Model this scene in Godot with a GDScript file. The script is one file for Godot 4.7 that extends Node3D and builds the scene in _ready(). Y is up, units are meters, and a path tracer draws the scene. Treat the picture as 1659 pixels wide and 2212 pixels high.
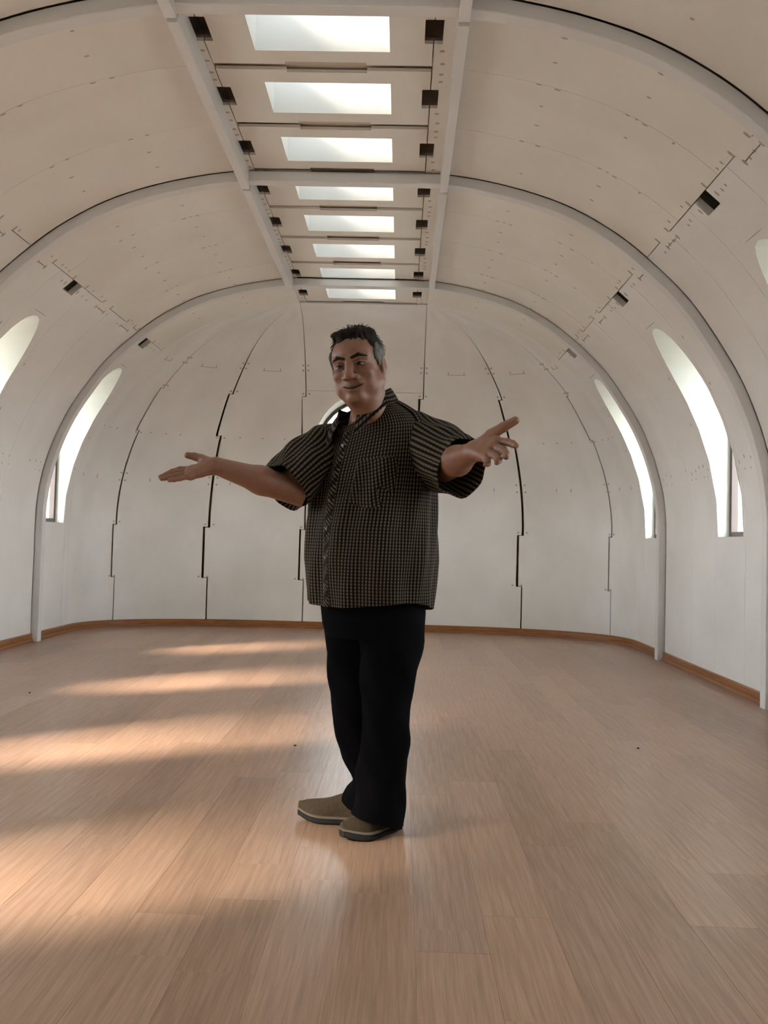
extends Node3D
# A vaulted hall of white CNC-cut panels with a rounded far end; a man stands in it with open arms.
# x to the right, y up, z = -d where d is the distance down the hall from the camera's foot.

const W := 2.93            # half width of the hall
const TOPR := 0.70         # where the vault meets the flat ceiling strip, right
const TOPL := 0.62         # the same, left
const CEIL := 3.477        # height of the flat strip
const DOME := 8.47         # d where the rounded end begins
const DEEP := 1.09         # its depth
const NEAR := -3.04        # d of the wall behind the camera
const CELL := 0.606        # skylight pitch
const CELL0 := 3.62

var M := {}
var PX := PackedFloat32Array()
var PY := PackedFloat32Array()
var PS := PackedFloat32Array()
var used := {}

# ---------------------------------------------------------------- mesh builder
class MB:
	var V := PackedVector3Array()
	var N := PackedVector3Array()
	var T := PackedVector2Array()
	var I := PackedInt32Array()
	func v(p: Vector3, n: Vector3, t := Vector2.ZERO) -> int:
		V.append(p); N.append(n); T.append(t)
		return V.size() - 1
	func tri(a: int, b: int, c: int) -> void:
		var g := (V[c] - V[a]).cross(V[b] - V[a])
		if g.dot(N[a] + N[b] + N[c]) < 0.0:
			I.append(a); I.append(c); I.append(b)
		else:
			I.append(a); I.append(b); I.append(c)
	func quad(a: Vector3, b: Vector3, c: Vector3, d: Vector3, hint: Vector3, uv := []) -> void:
		var n := (b - a).cross(d - a)
		if n.length() < 1e-12:
			n = (c - b).cross(d - b)
		n = n.normalized()
		if n.dot(hint) < 0.0: n = -n
		var t := [Vector2(0, 0), Vector2(1, 0), Vector2(1, 1), Vector2(0, 1)] if uv.is_empty() else uv
		var i := v(a, n, t[0]); v(b, n, t[1]); v(c, n, t[2]); v(d, n, t[3])
		tri(i, i + 1, i + 2); tri(i, i + 2, i + 3)
	func box(lo: Vector3, hi: Vector3) -> void:
		var c := (lo + hi) * 0.5
		var p := func(x: int, y: int, z: int) -> Vector3: return Vector3(hi.x if x else lo.x, hi.y if y else lo.y, hi.z if z else lo.z)
		quad(p.call(0, 0, 0), p.call(0, 1, 0), p.call(0, 1, 1), p.call(0, 0, 1), Vector3(-1, 0, 0))
		quad(p.call(1, 0, 0), p.call(1, 1, 0), p.call(1, 1, 1), p.call(1, 0, 1), Vector3(1, 0, 0))
		quad(p.call(0, 0, 0), p.call(1, 0, 0), p.call(1, 0, 1), p.call(0, 0, 1), Vector3(0, -1, 0))
		quad(p.call(0, 1, 0), p.call(1, 1, 0), p.call(1, 1, 1), p.call(0, 1, 1), Vector3(0, 1, 0))
		quad(p.call(0, 0, 0), p.call(1, 0, 0), p.call(1, 1, 0), p.call(0, 1, 0), Vector3(0, 0, -1))
		quad(p.call(0, 0, 1), p.call(1, 0, 1), p.call(1, 1, 1), p.call(0, 1, 1), Vector3(0, 0, 1))
	# rings of equal length, joined into a skin; smooth normals from the grid
	func skin(rings: Array, closed: bool, uvs := [], hint_out := true) -> void:
		var nr := rings.size()
		var nc: int = rings[0].size()
		var base := V.size()
		for r in nr:
			var cen := Vector3.ZERO
			for q in rings[r]: cen += q
			cen /= nc
			for c in nc:
				var pa: Vector3 = rings[max(r - 1, 0)][c]
				var pb: Vector3 = rings[min(r + 1, nr - 1)][c]
				var ca: int = (c - 1 + nc) % nc if closed else max(c - 1, 0)
				var cb: int = (c + 1) % nc if closed else min(c + 1, nc - 1)
				if closed and not uvs.is_empty():   # first and last column coincide
					if c == 0: ca = nc - 2
					if c == nc - 1: cb = 1
				var n: Vector3 = (rings[r][cb] - rings[r][ca]).cross(pb - pa)
				n = n.normalized() if n.length() > 1e-12 else Vector3.UP
				if hint_out and n.dot(rings[r][c] - cen) < 0.0: n = -n
				v(rings[r][c], n, uvs[r][c] if not uvs.is_empty() else Vector2(float(c) / nc, float(r) / nr))
		var last := nc if closed and uvs.is_empty() else nc - 1
		for r in nr - 1:
			for c in last:
				var a := base + r * nc + c
				var b := base + r * nc + (c + 1) % nc
				tri(a, b, b + nc); tri(a, b + nc, a + nc)
	func fan(ring: Array, n: Vector3) -> void:
		var cen := Vector3.ZERO
		for q in ring: cen += q
		cen /= ring.size()
		var b := v(cen, n)
		for q in ring: v(q, n)
		for c in ring.size():
			tri(b, b + 1 + c, b + 1 + (c + 1) % ring.size())
	func mesh() -> ArrayMesh:
		var a := []
		a.resize(Mesh.ARRAY_MAX)
		a[Mesh.ARRAY_VERTEX] = V; a[Mesh.ARRAY_NORMAL] = N; a[Mesh.ARRAY_TEX_UV] = T; a[Mesh.ARRAY_INDEX] = I
		var m := ArrayMesh.new()
		m.add_surface_from_arrays(Mesh.PRIMITIVE_TRIANGLES, a)
		return m

# ---------------------------------------------------------------- nodes
func numbered(called: String) -> String:
	if not used.has(called):
		used[called] = 0
		return called
	used[called] += 1
	return "%s_%03d" % [called, used[called]]

func obj(called: String, m, mat: Material, parent: Node3D) -> MeshInstance3D:
	var o := MeshInstance3D.new()
	o.name = called
	o.mesh = m.mesh() if m is MB else m
	o.material_override = mat
	parent.add_child(o, true)
	return o

func struct(called: String, label := "", category := "") -> Node3D:
	var o := Node3D.new()
	o.name = called
	add_child(o)
	o.set_meta("kind", "structure")
	if label: o.set_meta("label", label)
	if category: o.set_meta("category", category)
	return o

# ---------------------------------------------------------------- the vault's cross-section
func make_profile() -> void:
	var tab := [Vector2(2.93, 0), Vector2(2.93, .6), Vector2(2.93, 1.15), Vector2(2.925, 1.3), Vector2(2.90, 1.5), Vector2(2.86, 1.68), Vector2(2.79, 1.9), Vector2(2.68, 2.15), Vector2(2.53, 2.40), Vector2(2.35, 2.65), Vector2(2.13, 2.87), Vector2(1.87, 3.08), Vector2(1.57, 3.25), Vector2(1.26, 3.36), Vector2(.95, 3.43), Vector2(.70, 3.465)]
	var s := 0.0
	var was: Vector2 = tab[0]
	for i in tab.size() - 1:
		var p0: Vector2 = tab[max(i - 1, 0)]
		var p3: Vector2 = tab[min(i + 2, tab.size() - 1)]
		for k in 10:
			var p: Vector2 = tab[i].cubic_interpolate(tab[i + 1], p0, p3, k / 10.0)
			s += p.distance_to(was); was = p
			PX.append(p.x); PY.append(p.y); PS.append(s)
	s += was.distance_to(tab[-1])
	PX.append(tab[-1].x); PY.append(tab[-1].y); PS.append(s)

func prof_at(s: float) -> Array:       # [x, y, tangent x, tangent y]
	var i: int = clampi(PS.bsearch(s) - 1, 0, PS.size() - 2)
	var f := (s - PS[i]) / maxf(PS[i + 1] - PS[i], 1e-9)
	var a: int = max(i - 1, 0)
	var b: int = min(i + 2, PS.size() - 1)
	var t := Vector2(PX[b] - PX[a], PY[b] - PY[a]).normalized()
	return [lerpf(PX[i], PX[i + 1], f), lerpf(PY[i], PY[i + 1], f), t.x, t.y]

func s_of_y(y: float) -> float:
	var i: int = clampi(PY.bsearch(y) - 1, 0, PY.size() - 2)
	return lerpf(PS[i], PS[i + 1], clampf((y - PY[i]) / maxf(PY[i + 1] - PY[i], 1e-9), 0, 1))

func s_of_x(x: float) -> float:
	for i in range(30, PX.size() - 1):
		if PX[i + 1] <= x:
			return lerpf(PS[i], PS[i + 1], (PX[i] - x) / maxf(PX[i] - PX[i + 1], 1e-9))
	return PS[-1]

func side_x(side: int, x: float) -> float:
	return x if side > 0 else -(W - (W - x) * (W - TOPL) / (W - TOPR))

func barrel(side: int, d: float, s: float, off := 0.0) -> Array:   # [point, normal into the room]
	var p := prof_at(s)
	var n := Vector3(-p[3] * side, p[2], 0).normalized()
	return [Vector3(side_x(side, p[0]), p[1], -d) - n * off, n]

func dome_point(side: int, deg: float, s: float) -> Vector3:
	var p := prof_at(s)
	var u: float = (p[0] - TOPR) / (W - TOPR)
	var c := cos(deg_to_rad(deg))
	var q := sin(deg_to_rad(deg))
	var k := pow(pow(absf(c), 2.5) + pow(absf(q), 2.5), -1.0 / 2.5)
	var x := (TOPR + (W - TOPR) * c * k * u) if side > 0 else -(TOPL + (W - TOPL) * c * k * u)
	return Vector3(x, p[1], -(DOME + DEEP * q * k * u))

func dome(side: int, deg: float, s: float, off := 0.0) -> Array:
	var p := dome_point(side, deg, s)
	var s2 := maxf(minf(s, PS[-1] - 0.05), 0.02)
	var a := dome_point(side, deg + 0.4, s2) - dome_point(side, deg - 0.4, s2)
	var b := dome_point(side, deg, s2 + 0.02) - dome_point(side, deg, s2 - 0.02)
	var n := a.cross(b).normalized()
	if n.dot(Vector3(0, 1.2, -7.0) - p) < 0: n = -n
	return [p - n * off, n]

func apse(x: float, s: float, off := 0.0) -> Array:
	var p := prof_at(s)
	var u: float = (p[0] - TOPR) / (W - TOPR)
	var n := Vector3(0, p[2] * DEEP / (W - TOPR), p[3]).normalized()
	return [Vector3(x, p[1], -(DOME + DEEP * u)) - n * off, n]

# A piece of skin: an outline in (u, s), cut along the lines us and ss, lifted into space by `lift`; its rim is `thick` deep.
func patch(lift: Callable, outline: PackedVector2Array, holes: Array, us: Array, ss: Array, thick: float, rim_holes := true, into: MB = null, uvk := Vector2.ONE) -> MB:
	var m := into if into else MB.new()
	var lo := outline[0]
	var hi := outline[0]
	for q in outline:
		lo = lo.min(q); hi = hi.max(q)
	var cu := [lo.x]
	for u in us:
		if u > lo.x + 1e-4 and u < hi.x - 1e-4: cu.append(u)
	cu.append(hi.x); cu.sort()
	var cs := [lo.y]
	for s in ss:
		if s > lo.y + 1e-4 and s < hi.y - 1e-4: cs.append(s)
	cs.append(hi.y); cs.sort()
	for j in cs.size() - 1:
		for i in cu.size() - 1:
			var cell := PackedVector2Array([Vector2(cu[i], cs[j]), Vector2(cu[i + 1], cs[j]), Vector2(cu[i + 1], cs[j + 1]), Vector2(cu[i], cs[j + 1])])
			var bits: Array = Geometry2D.intersect_polygons(cell, outline)
			for h in holes:
				var rest := []
				for b in bits: rest.append_array(Geometry2D.clip_polygons(b, h))
				bits = rest
			for b in bits:
				if Geometry2D.is_polygon_clockwise(b) != Geometry2D.is_polygon_clockwise(cell): continue
				var t := Geometry2D.triangulate_polygon(b)
				var base := m.V.size()
				for q in b:
					var pn: Array = lift.call(q.x, q.y, 0.0)
					m.v(pn[0], pn[1], q * uvk)
				for k in range(0, t.size(), 3): m.tri(base + t[k], base + t[k + 1], base + t[k + 2])
	if thick > 0:
		var loops := [outline]
		if rim_holes: loops.append_array(holes)
		for loop in loops:
			for k in loop.size():
				var a: Vector2 = loop[k]
				var b: Vector2 = loop[(k + 1) % loop.size()]
				var ts := [0.0]
				for s in cs: 
					if (a.y - s) * (b.y - s) < -1e-9: ts.append((s - a.y) / (b.y - a.y))
				for u in cu: 
					if (a.x - u) * (b.x - u) < -1e-9: ts.append((u - a.x) / (b.x - a.x))
				ts.append(1.0); ts.sort()
				for e in ts.size() - 1:
					var qa: Vector2 = a.lerp(b, ts[e])
					var qb: Vector2 = a.lerp(b, ts[e + 1])
					if qa.distance_to(qb) < 1e-5: continue
					var mid := (lo + hi) * 0.5
					var A: Array = lift.call(qa.x, qa.y, 0.0)
					var B: Array = lift.call(qb.x, qb.y, 0.0)
					var hint: Vector3 = A[0] - lift.call(mid.x, mid.y, 0.0)[0]
					m.quad(A[0], B[0], lift.call(qb.x, qb.y, thick)[0], lift.call(qa.x, qa.y, thick)[0], hint)
	return m

func rect(a: float, b: float, c: float, d: float) -> PackedVector2Array:
	return PackedVector2Array([Vector2(a, c), Vector2(b, c), Vector2(b, d), Vector2(a, d)])

func disc(m: MB, p: Vector3, n: Vector3, along: Vector3, a: float, b: float) -> void:   # a thin oval plug, proud of the surface
	var t := (along - n * along.dot(n)).normalized()
	var w := n.cross(t)
	var ring := []
	for k in 8: ring.append(p + n * 0.0012 + t * cos(k * TAU / 8) * a + w * sin(k * TAU / 8) * b)
	m.fan(ring, n)
	for k in 8:
		var q: Vector3 = ring[k]
		var r: Vector3 = ring[(k + 1) % 8]
		m.quad(q, r, r - n * 0.003, q - n * 0.003, (q + r) * 0.5 - p)

# ---------------------------------------------------------------- materials
func plain(c: Color, rough := 0.6, metal := 0.0) -> StandardMaterial3D:
	var m := StandardMaterial3D.new()
	m.albedo_color = c; m.roughness = rough; m.metallic = metal
	return m

func noise_tex(sz: int, freq: float, lo: Color, hi: Color, sd: int, oct := 4) -> NoiseTexture2D:
	var n := FastNoiseLite.new()
	n.seed = sd; n.frequency = freq; n.fractal_octaves = oct
	var t := NoiseTexture2D.new()
	t.width = sz; t.height = sz; t.seamless = true; t.noise = n
	var g := Gradient.new()
	g.set_color(0, lo); g.set_color(1, hi)
	t.color_ramp = g
	return t

func wood_image(w: int, h: int, sd: int, dark: Color, mid: Color, light: Color) -> ImageTexture:   # grain along v
	var n := FastNoiseLite.new()
	n.seed = sd; n.frequency = 1.0; n.fractal_octaves = 4
	var n2 := FastNoiseLite.new()
	n2.seed = sd + 7; n2.frequency = 1.0; n2.fractal_octaves = 2
	var data := PackedByteArray()
	data.resize(w * h * 3)
	var i := 0
	for y in h:
		var fy := float(y) / h
		for x in w:
			var fx := float(x) / w
			var bend := n2.get_noise_2d(fx * 2.0, fy * 2.2) * 0.35
			var a := n.get_noise_2d((fx + bend * 0.10) * 12.0, fy * 1.6) * 0.5 + 0.5
			var b := n2.get_noise_2d(fx * 60.0, fy * 4.0) * 0.5 + 0.5
			var e := n.get_noise_2d(fx * 28.0 + 50.0, fy * 3.0) * 0.5 + 0.5
			var t := clampf(0.5 + (a - 0.5) * 0.75 + (b - 0.5) * 0.30 + (e - 0.5) * 0.55, 0, 1)
			var c := dark.lerp(mid, t * 2.0) if t < 0.5 else mid.lerp(light, t * 2.0 - 1.0)
			data[i] = int(c.r * 255); data[i + 1] = int(c.g * 255); data[i + 2] = int(c.b * 255)
			i += 3
	return ImageTexture.create_from_image(Image.create_from_data(w, h, false, Image.FORMAT_RGB8, data))

func make_materials() -> void:
	var wall := plain(Color(1, 1, 1), 0.38)
	wall.albedo_texture = noise_tex(512, 0.006, Color(0.885, 0.875, 0.86), Color(0.925, 0.92, 0.91), 3)
	wall.uv1_scale = Vector3(0.35, 0.35, 0.35)
	M.wall = wall
	var vault := plain(Color(1, 1, 1), 0.45)
	vault.albedo_texture = noise_tex(512, 0.006, Color(0.885, 0.86, 0.825), Color(0.925, 0.905, 0.875), 5)
	vault.uv1_scale = Vector3(0.35, 0.35, 0.35)
	M.vault = vault
	M.rib = plain(Color(0.87, 0.865, 0.86), 0.45)
	M.backing = plain(Color(0.82, 0.77, 0.70), 0.9)
	M.lining = M.backing
	M.reveal = plain(Color(0.80, 0.80, 0.77), 0.5)
	M.frame = plain(Color(0.33, 0.27, 0.25), 0.4)
	M.plug = plain(Color(0.70, 0.665, 0.635), 0.8)
	M.slot = M.plug
	M.ground = plain(Color(0.50, 0.48, 0.45), 0.95)
	var g := plain(Color(0.92, 0.97, 0.95, 0.06), 0.02)
	g.transparency = BaseMaterial3D.TRANSPARENCY_ALPHA
	M.glass = g
	var rg := plain(Color(0.80, 0.84, 0.83, 0.905), 0.15)
	rg.transparency = BaseMaterial3D.TRANSPARENCY_ALPHA
	M.roof_glass = rg
	var fg := plain(Color(0.88, 0.90, 0.88, 0.78), 0.1)
	fg.transparency = BaseMaterial3D.TRANSPARENCY_ALPHA
	M.frosted = fg
	M.shaft = plain(Color(0.88, 0.875, 0.86), 0.6)
	M.subfloor = plain(Color(0.20, 0.14, 0.10), 0.9)
	var w1 := wood_image(256, 1024, 11, Color(0.51, 0.40, 0.325), Color(0.61, 0.488, 0.405), Color(0.685, 0.56, 0.475))
	var w2 := wood_image(256, 1024, 29, Color(0.495, 0.385, 0.315), Color(0.60, 0.478, 0.395), Color(0.695, 0.57, 0.485))
	M.planks = []
	for k in 8:
		var p := plain([Color(1, 1, 1), Color(.965, .965, .97), Color(1, .99, .98), Color(.945, .94, .93)][k % 4], 0.31)
		p.albedo_texture = w1 if k % 2 == 0 else w2
		p.uv1_offset = Vector3(0.31 * k, 0.17 * k, 0)
		M.planks.append(p)
	var bb := plain(Color(1, 1, 1), 0.35)
	bb.albedo_texture = wood_image(64, 512, 5, Color(0.40, 0.24, 0.12), Color(0.56, 0.36, 0.20), Color(0.66, 0.45, 0.27))
	M.baseboard = bb

# ---------------------------------------------------------------- the hall
var ribs := [-1.85, -0.03, 1.79, 3.61, 5.43, 7.68]     # near faces
const RIBW := 0.075
const CAVITY := 0.20       # hollow between the panels and the outer sheathing
var win_d := [-1.09, 0.73, 2.55, 4.37, 6.19, 8.08]     # centres of the side windows
var bands: Array = []
var s_hi: float
var s_end: float

func zig(a: float, b: float, shift: float) -> Array:   # the stepped joint at the haunch, from d = a to d = b
	var pts := []
	var lev := func(d: float) -> float:
		var r := fposmod(d - 4.46 + 0.885, 1.77) - 0.885
		if absf(r) < 0.085: return -0.105
		if r > -0.665 and r < -0.476: return -0.055
		if r > 0.5 and r < 0.68: return -0.055
		return 0.0
	var cuts := [a]
	for k in range(-5, 4):
		for o in [-0.665, -0.476, -0.085, 0.085, 0.5, 0.68]:
			var d: float = 4.46 + 1.77 * k + o
			if d > a + 0.002 and d < b - 0.002: cuts.append(d)
	cuts.append(b); cuts.sort()
	for i in cuts.size() - 1:
		var l: float = lev.call((cuts[i] + cuts[i + 1]) * 0.5)
		if shift > 0 and l < -0.1: l = 0.0          # the upper panel is not notched
		pts.append(Vector2(cuts[i], s_hi + l + shift))
		pts.append(Vector2(cuts[i + 1], s_hi + l + shift))
	return pts

func window_outline(c: float) -> PackedVector2Array:    # in (d, y)
	var o := PackedVector2Array([Vector2(c - 0.235, 1.12), Vector2(c + 0.235, 1.12), Vector2(c + 0.235, 1.4), Vector2(c + 0.235, 1.7), Vector2(c + 0.235, 1.95)])
	for k in range(0, 17):
		var t := k * PI / 16
		o.append(Vector2(c + 0.235 * signf(cos(t)) * pow(absf(cos(t)), 0.9), 2.16 + 0.50 * sin(t)))
	o.append_array(PackedVector2Array([Vector2(c - 0.235, 1.95), Vector2(c - 0.235, 1.7), Vector2(c - 0.235, 1.4)]))
	return o

func on_skin(o: PackedVector2Array) -> PackedVector2Array:
	var r := PackedVector2Array()
	for q in o: r.append(Vector2(q.x, s_of_y(q.y)))
	return r

func on_sheath(o: PackedVector2Array) -> PackedVector2Array:      # the same outline, level with the sheathing that stands off the skin
	var r := PackedVector2Array()
	for q in o:
		var a := 0.0
		var b := s_end
		for k in 24:
			var m := (a + b) * 0.5
			var p := prof_at(m)
			if p[1] - p[2] * CAVITY < q.y: a = m
			else: b = m
		r.append(Vector2(q.x, a))
	return r

func apse_sheath(o: PackedVector2Array) -> PackedVector2Array:
	var r := PackedVector2Array()
	for q in o:
		var a := 0.0
		var b := s_end
		for k in 24:
			var m := (a + b) * 0.5
			if apse(0.0, m, CAVITY)[0].y < q.y: a = m
			else: b = m
		r.append(Vector2(q.x, a))
	return r

func grown(o: PackedVector2Array, by: float) -> PackedVector2Array:
	return Geometry2D.offset_polygon(o, by, Geometry2D.JOIN_MITER)[0]

func build_side(side: int) -> void:
	var nm := "wall_right" if side > 0 else "wall_left"
	var wall := struct(nm, "white panelled side wall curving up into the vault", "wall")
	var up: Node3D = get_node("ceiling")
	var lift := func(d: float, s: float, off: float) -> Array: return barrel(side, d, s, off)
	# lower panels
	var cuts := [NEAR]
	for r in ribs: cuts.append_array([r - 0.012, r + RIBW + 0.002])
	for c in win_d: cuts.append_array([c - 0.275, c + 0.275])
	cuts.append_array([3.2, 5.0, 6.98, DOME])
	cuts.sort()
	var i := 0
	while i < cuts.size() - 1:
		var a: float = cuts[i]
		var b: float = cuts[i + 1]
		var mid := (a + b) * 0.5
		i += 1
		var is_rib := false
		for r in ribs:
			if mid > r - 0.012 and mid < r + RIBW + 0.002: is_rib = true
		if is_rib or b - a < 0.01: continue
		var o := PackedVector2Array([Vector2(a + 0.0012, 0), Vector2(b - 0.0012, 0)])
		var z := zig(a + 0.0012, b - 0.0012, 0.0)
		z.reverse()
		for q in z: o.append(q)
		var holes := []
		for c in win_d:
			if absf(mid - c) < 0.1: holes.append(on_skin(window_outline(c)))
		obj("panel", patch(lift, o, holes, [mid], bands, 0.045, false), M.wall, wall)
	# upper panels belong to the ceiling
	var ucuts := [NEAR]
	for r in ribs: ucuts.append_array([r - 0.014, r + RIBW + 0.002])
	for k in range(-10, 8):
		var d := CELL0 + CELL * k - 0.03
		var far := true
		for r in ribs:
			if absf(d - r) < 0.3: far = false
		if far: ucuts.append(d)
	ucuts.append(DOME); ucuts.sort()
	for k in ucuts.size() - 1:
		var a: float = ucuts[k]
		var b: float = ucuts[k + 1]
		var mid := (a + b) * 0.5
		var is_rib := false
		for r in ribs:
			if mid > r - 0.014 and mid < r + RIBW + 0.002: is_rib = true
		if is_rib: continue
		var o := PackedVector2Array()
		for q in zig(a + 0.001, b - 0.001, 0.005): o.append(q)
		o.append(Vector2(b - 0.001, s_end)); o.append(Vector2(a + 0.001, s_end))
		obj("panel", patch(lift, o, [], [], bands, 0.018), M.vault, up)
	# dark sheathing behind the joints
	var holes := []
	for c in win_d: holes.append(on_sheath(grown(window_outline(c), 0.004)))
	var lift2 := func(d: float, s: float, off: float) -> Array: return barrel(side, d, s, off + CAVITY)
	obj("sheathing", patch(lift2, rect(NEAR - 0.05, DOME + 0.05, 0, s_end), holes, win_d + [-2.0, 1.6, 3.4, 5.2, 7.1], bands, 0.0), M.backing, wall)
	# plugs and slots
	var pl := MB.new()
	var sl := MB.new()
	var rng := RandomNumberGenerator.new()
	rng.seed = 40 + side
	var put := func(m: MB, d: float, s: float, a: float, b: float) -> void:
		for r in ribs:
			if d > r - 0.03 and d < r + RIBW + 0.03: return
		if d > DOME - 0.02: return
		var pn := barrel(side, d, s)
		disc(m, pn[0], pn[1], Vector3(pn[1].y, -pn[1].x, 0), a, b)
	for k in range(-2, 8):
		var c := CELL0 + CELL * k - 0.03
		for row in [1.19, 1.645]:
			var s := s_of_x(row)
			for o in [0.2, 0.4]:
				if rng.randf() < 0.85: put.call(pl, c + o, s + rng.randf_range(-.008, .008), rng.randf_range(.010, .018), .006)
			put.call(pl, c + 0.012, s - 0.05, 0.017, 0.006)
			put.call(pl, c + 0.006, s + 0.05, 0.015, 0.005)
			if rng.randf() < 0.5: put.call(sl, c + 0.004, s, 0.008, 0.006)
		if rng.randf() < 0.6: put.call(pl, c + 0.02, s_of_x(1.84), 0.008, 0.01)
	for k in range(-1, 3):
		var hc := 4.46 + 1.77 * k
		for o in [-0.665, -0.476, 0.5, 0.68, -0.12, 0.12]:
			put.call(pl, hc + o + 0.012, s_hi + 0.024, 0.022, 0.009)
			put.call(pl, hc + o - 0.012, s_hi - 0.055, 0.020, 0.008)
		for o in [-0.76, -0.6, -0.54, -0.36, -0.3, -0.24, -0.19, 0.2, 0.25, 0.3, 0.42, 0.56, 0.62, 0.74]:
			put.call(pl, hc + o, s_hi + 0.035 * (1 if rng.randf() < 0.5 else -1.6) + rng.randf_range(-.01, .01), rng.randf_range(.008, .014), 0.006)
	for c in win_d:
		if c < 1.0: continue
		var s0 := s_of_y(1.66)
		for o in [-0.72, -0.6, -0.5, -0.4, -0.3, 0.3, 0.38, 0.47, 0.56, 0.66, 0.78]:
			put.call(pl, c + o, s0 + rng.randf_range(-.02, .02), rng.randf_range(.008, .02), 0.006)
			if rng.randf() < 0.6: put.call(pl, c + o + 0.03, s0 - 0.07, 0.007, 0.006)
		put.call(sl, c, s_of_y(2.66) + 0.035, 0.003, 0.11)     # slit above the window head
		put.call(pl, c - 0.31, s_of_y(2.2), 0.012, 0.008); put.call(pl, c - 0.33, s_of_y(2.52), 0.016, 0.006)
		put.call(pl, c + 0.31, s_of_y(2.35), 0.012, 0.008); put.call(pl, c + 0.35, s_of_y(2.0), 0.014, 0.006)
	obj("screw_plugs", pl, M.plug, wall).set_meta("kind", "stuff")
	obj("slots", sl, M.slot, wall).set_meta("kind", "stuff")
	# baseboard between the ribs
	var bb := struct("baseboard_right" if side > 0 else "baseboard_left", "brown wooden baseboard along the white side wall", "baseboard")
	var from := NEAR
	for r in ribs + [DOME]:
		var path := []
		for d in [from, r - 0.002]: path.append([Vector3(side * W, 0, -d), Vector3(-side, 0, 0)])
		skirting(path, bb)
		from = r + RIBW + 0.002

func skirting(path: Array, parent: Node3D) -> void:
	var prf := [Vector2(.026, 0), Vector2(.026, .010), Vector2(.021, .018), Vector2(.015, .021), Vector2(.014, .064), Vector2(.010, .072), Vector2(.0, .076)]
	var m := MB.new()
	var run := 0.0
	for i in path.size() - 1:
		var A: Array = path[i]
		var B: Array = path[i + 1]
		var l: float = A[0].distance_to(B[0])
		for k in prf.size() - 1:
			var e: Vector2 = prf[k + 1] - prf[k]
			var hint: Vector3 = (A[1] + B[1]) * e.y - Vector3.UP * e.x * 2.0
			m.quad(A[0] + A[1] * prf[k].x + Vector3.UP * prf[k].y, B[0] + B[1] * prf[k].x + Vector3.UP * prf[k].y, B[0] + B[1] * prf[k + 1].x + Vector3.UP * prf[k + 1].y, A[0] + A[1] * prf[k + 1].x + Vector3.UP * prf[k + 1].y, hint, [Vector2(k * .14, run), Vector2(k * .14, run + l), Vector2(k * .14 + .14, run + l), Vector2(k * .14 + .14, run)])
		run += l
	for e in [path[0], path[-1]]:
		var ring := [e[0]]
		for q in prf: ring.append(e[0] + e[1] * q.x + Vector3.UP * q.y)
		m.fan(ring, (path[0][0] - path[1][0]).normalized() * (1.0 if e == path[0] else -1.0))
	obj("board", m, M.baseboard, parent)

func build_rib(n: int, d: float) -> void:
	var t := struct("trim_%d" % n, "white arched rib crossing the vault from floor to floor", "rib")
	var m := MB.new()
	var path := []
	for k in range(0, 61): path.append(barrel(-1, d, s_end * k / 60.0))
	for k in range(60, -1, -1): path.append(barrel(1, d, s_end * k / 60.0))
	var prf := [[0.0, 0.0], [0.062, 0.0], [0.066, 0.004], [0.066, RIBW - 0.004], [0.062, RIBW], [0.0, RIBW]]   # [into the room, along d]
	for k in prf.size() - 1:
		var ra := []
		var rb := []
		for p in path:
			ra.append(p[0] + p[1] * prf[k][0] + Vector3(0, 0, -prf[k][1]))
			rb.append(p[0] + p[1] * prf[k + 1][0] + Vector3(0, 0, -prf[k + 1][1]))
		var e0: float = prf[k + 1][0] - prf[k][0]
		var e1: float = prf[k + 1][1] - prf[k][1]
		var base := m.V.size()
		for i in path.size():
			var nn: Vector3 = (path[i][1] * e1 + Vector3(0, 0, 1) * e0).normalized()
			m.v(ra[i], nn); m.v(rb[i], nn)
		for i in path.size() - 1:
			m.tri(base + i * 2, base + i * 2 + 1, base + i * 2 + 3); m.tri(base + i * 2, base + i * 2 + 3, base + i * 2 + 2)
	obj("arch", m, M.rib, t)

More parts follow.
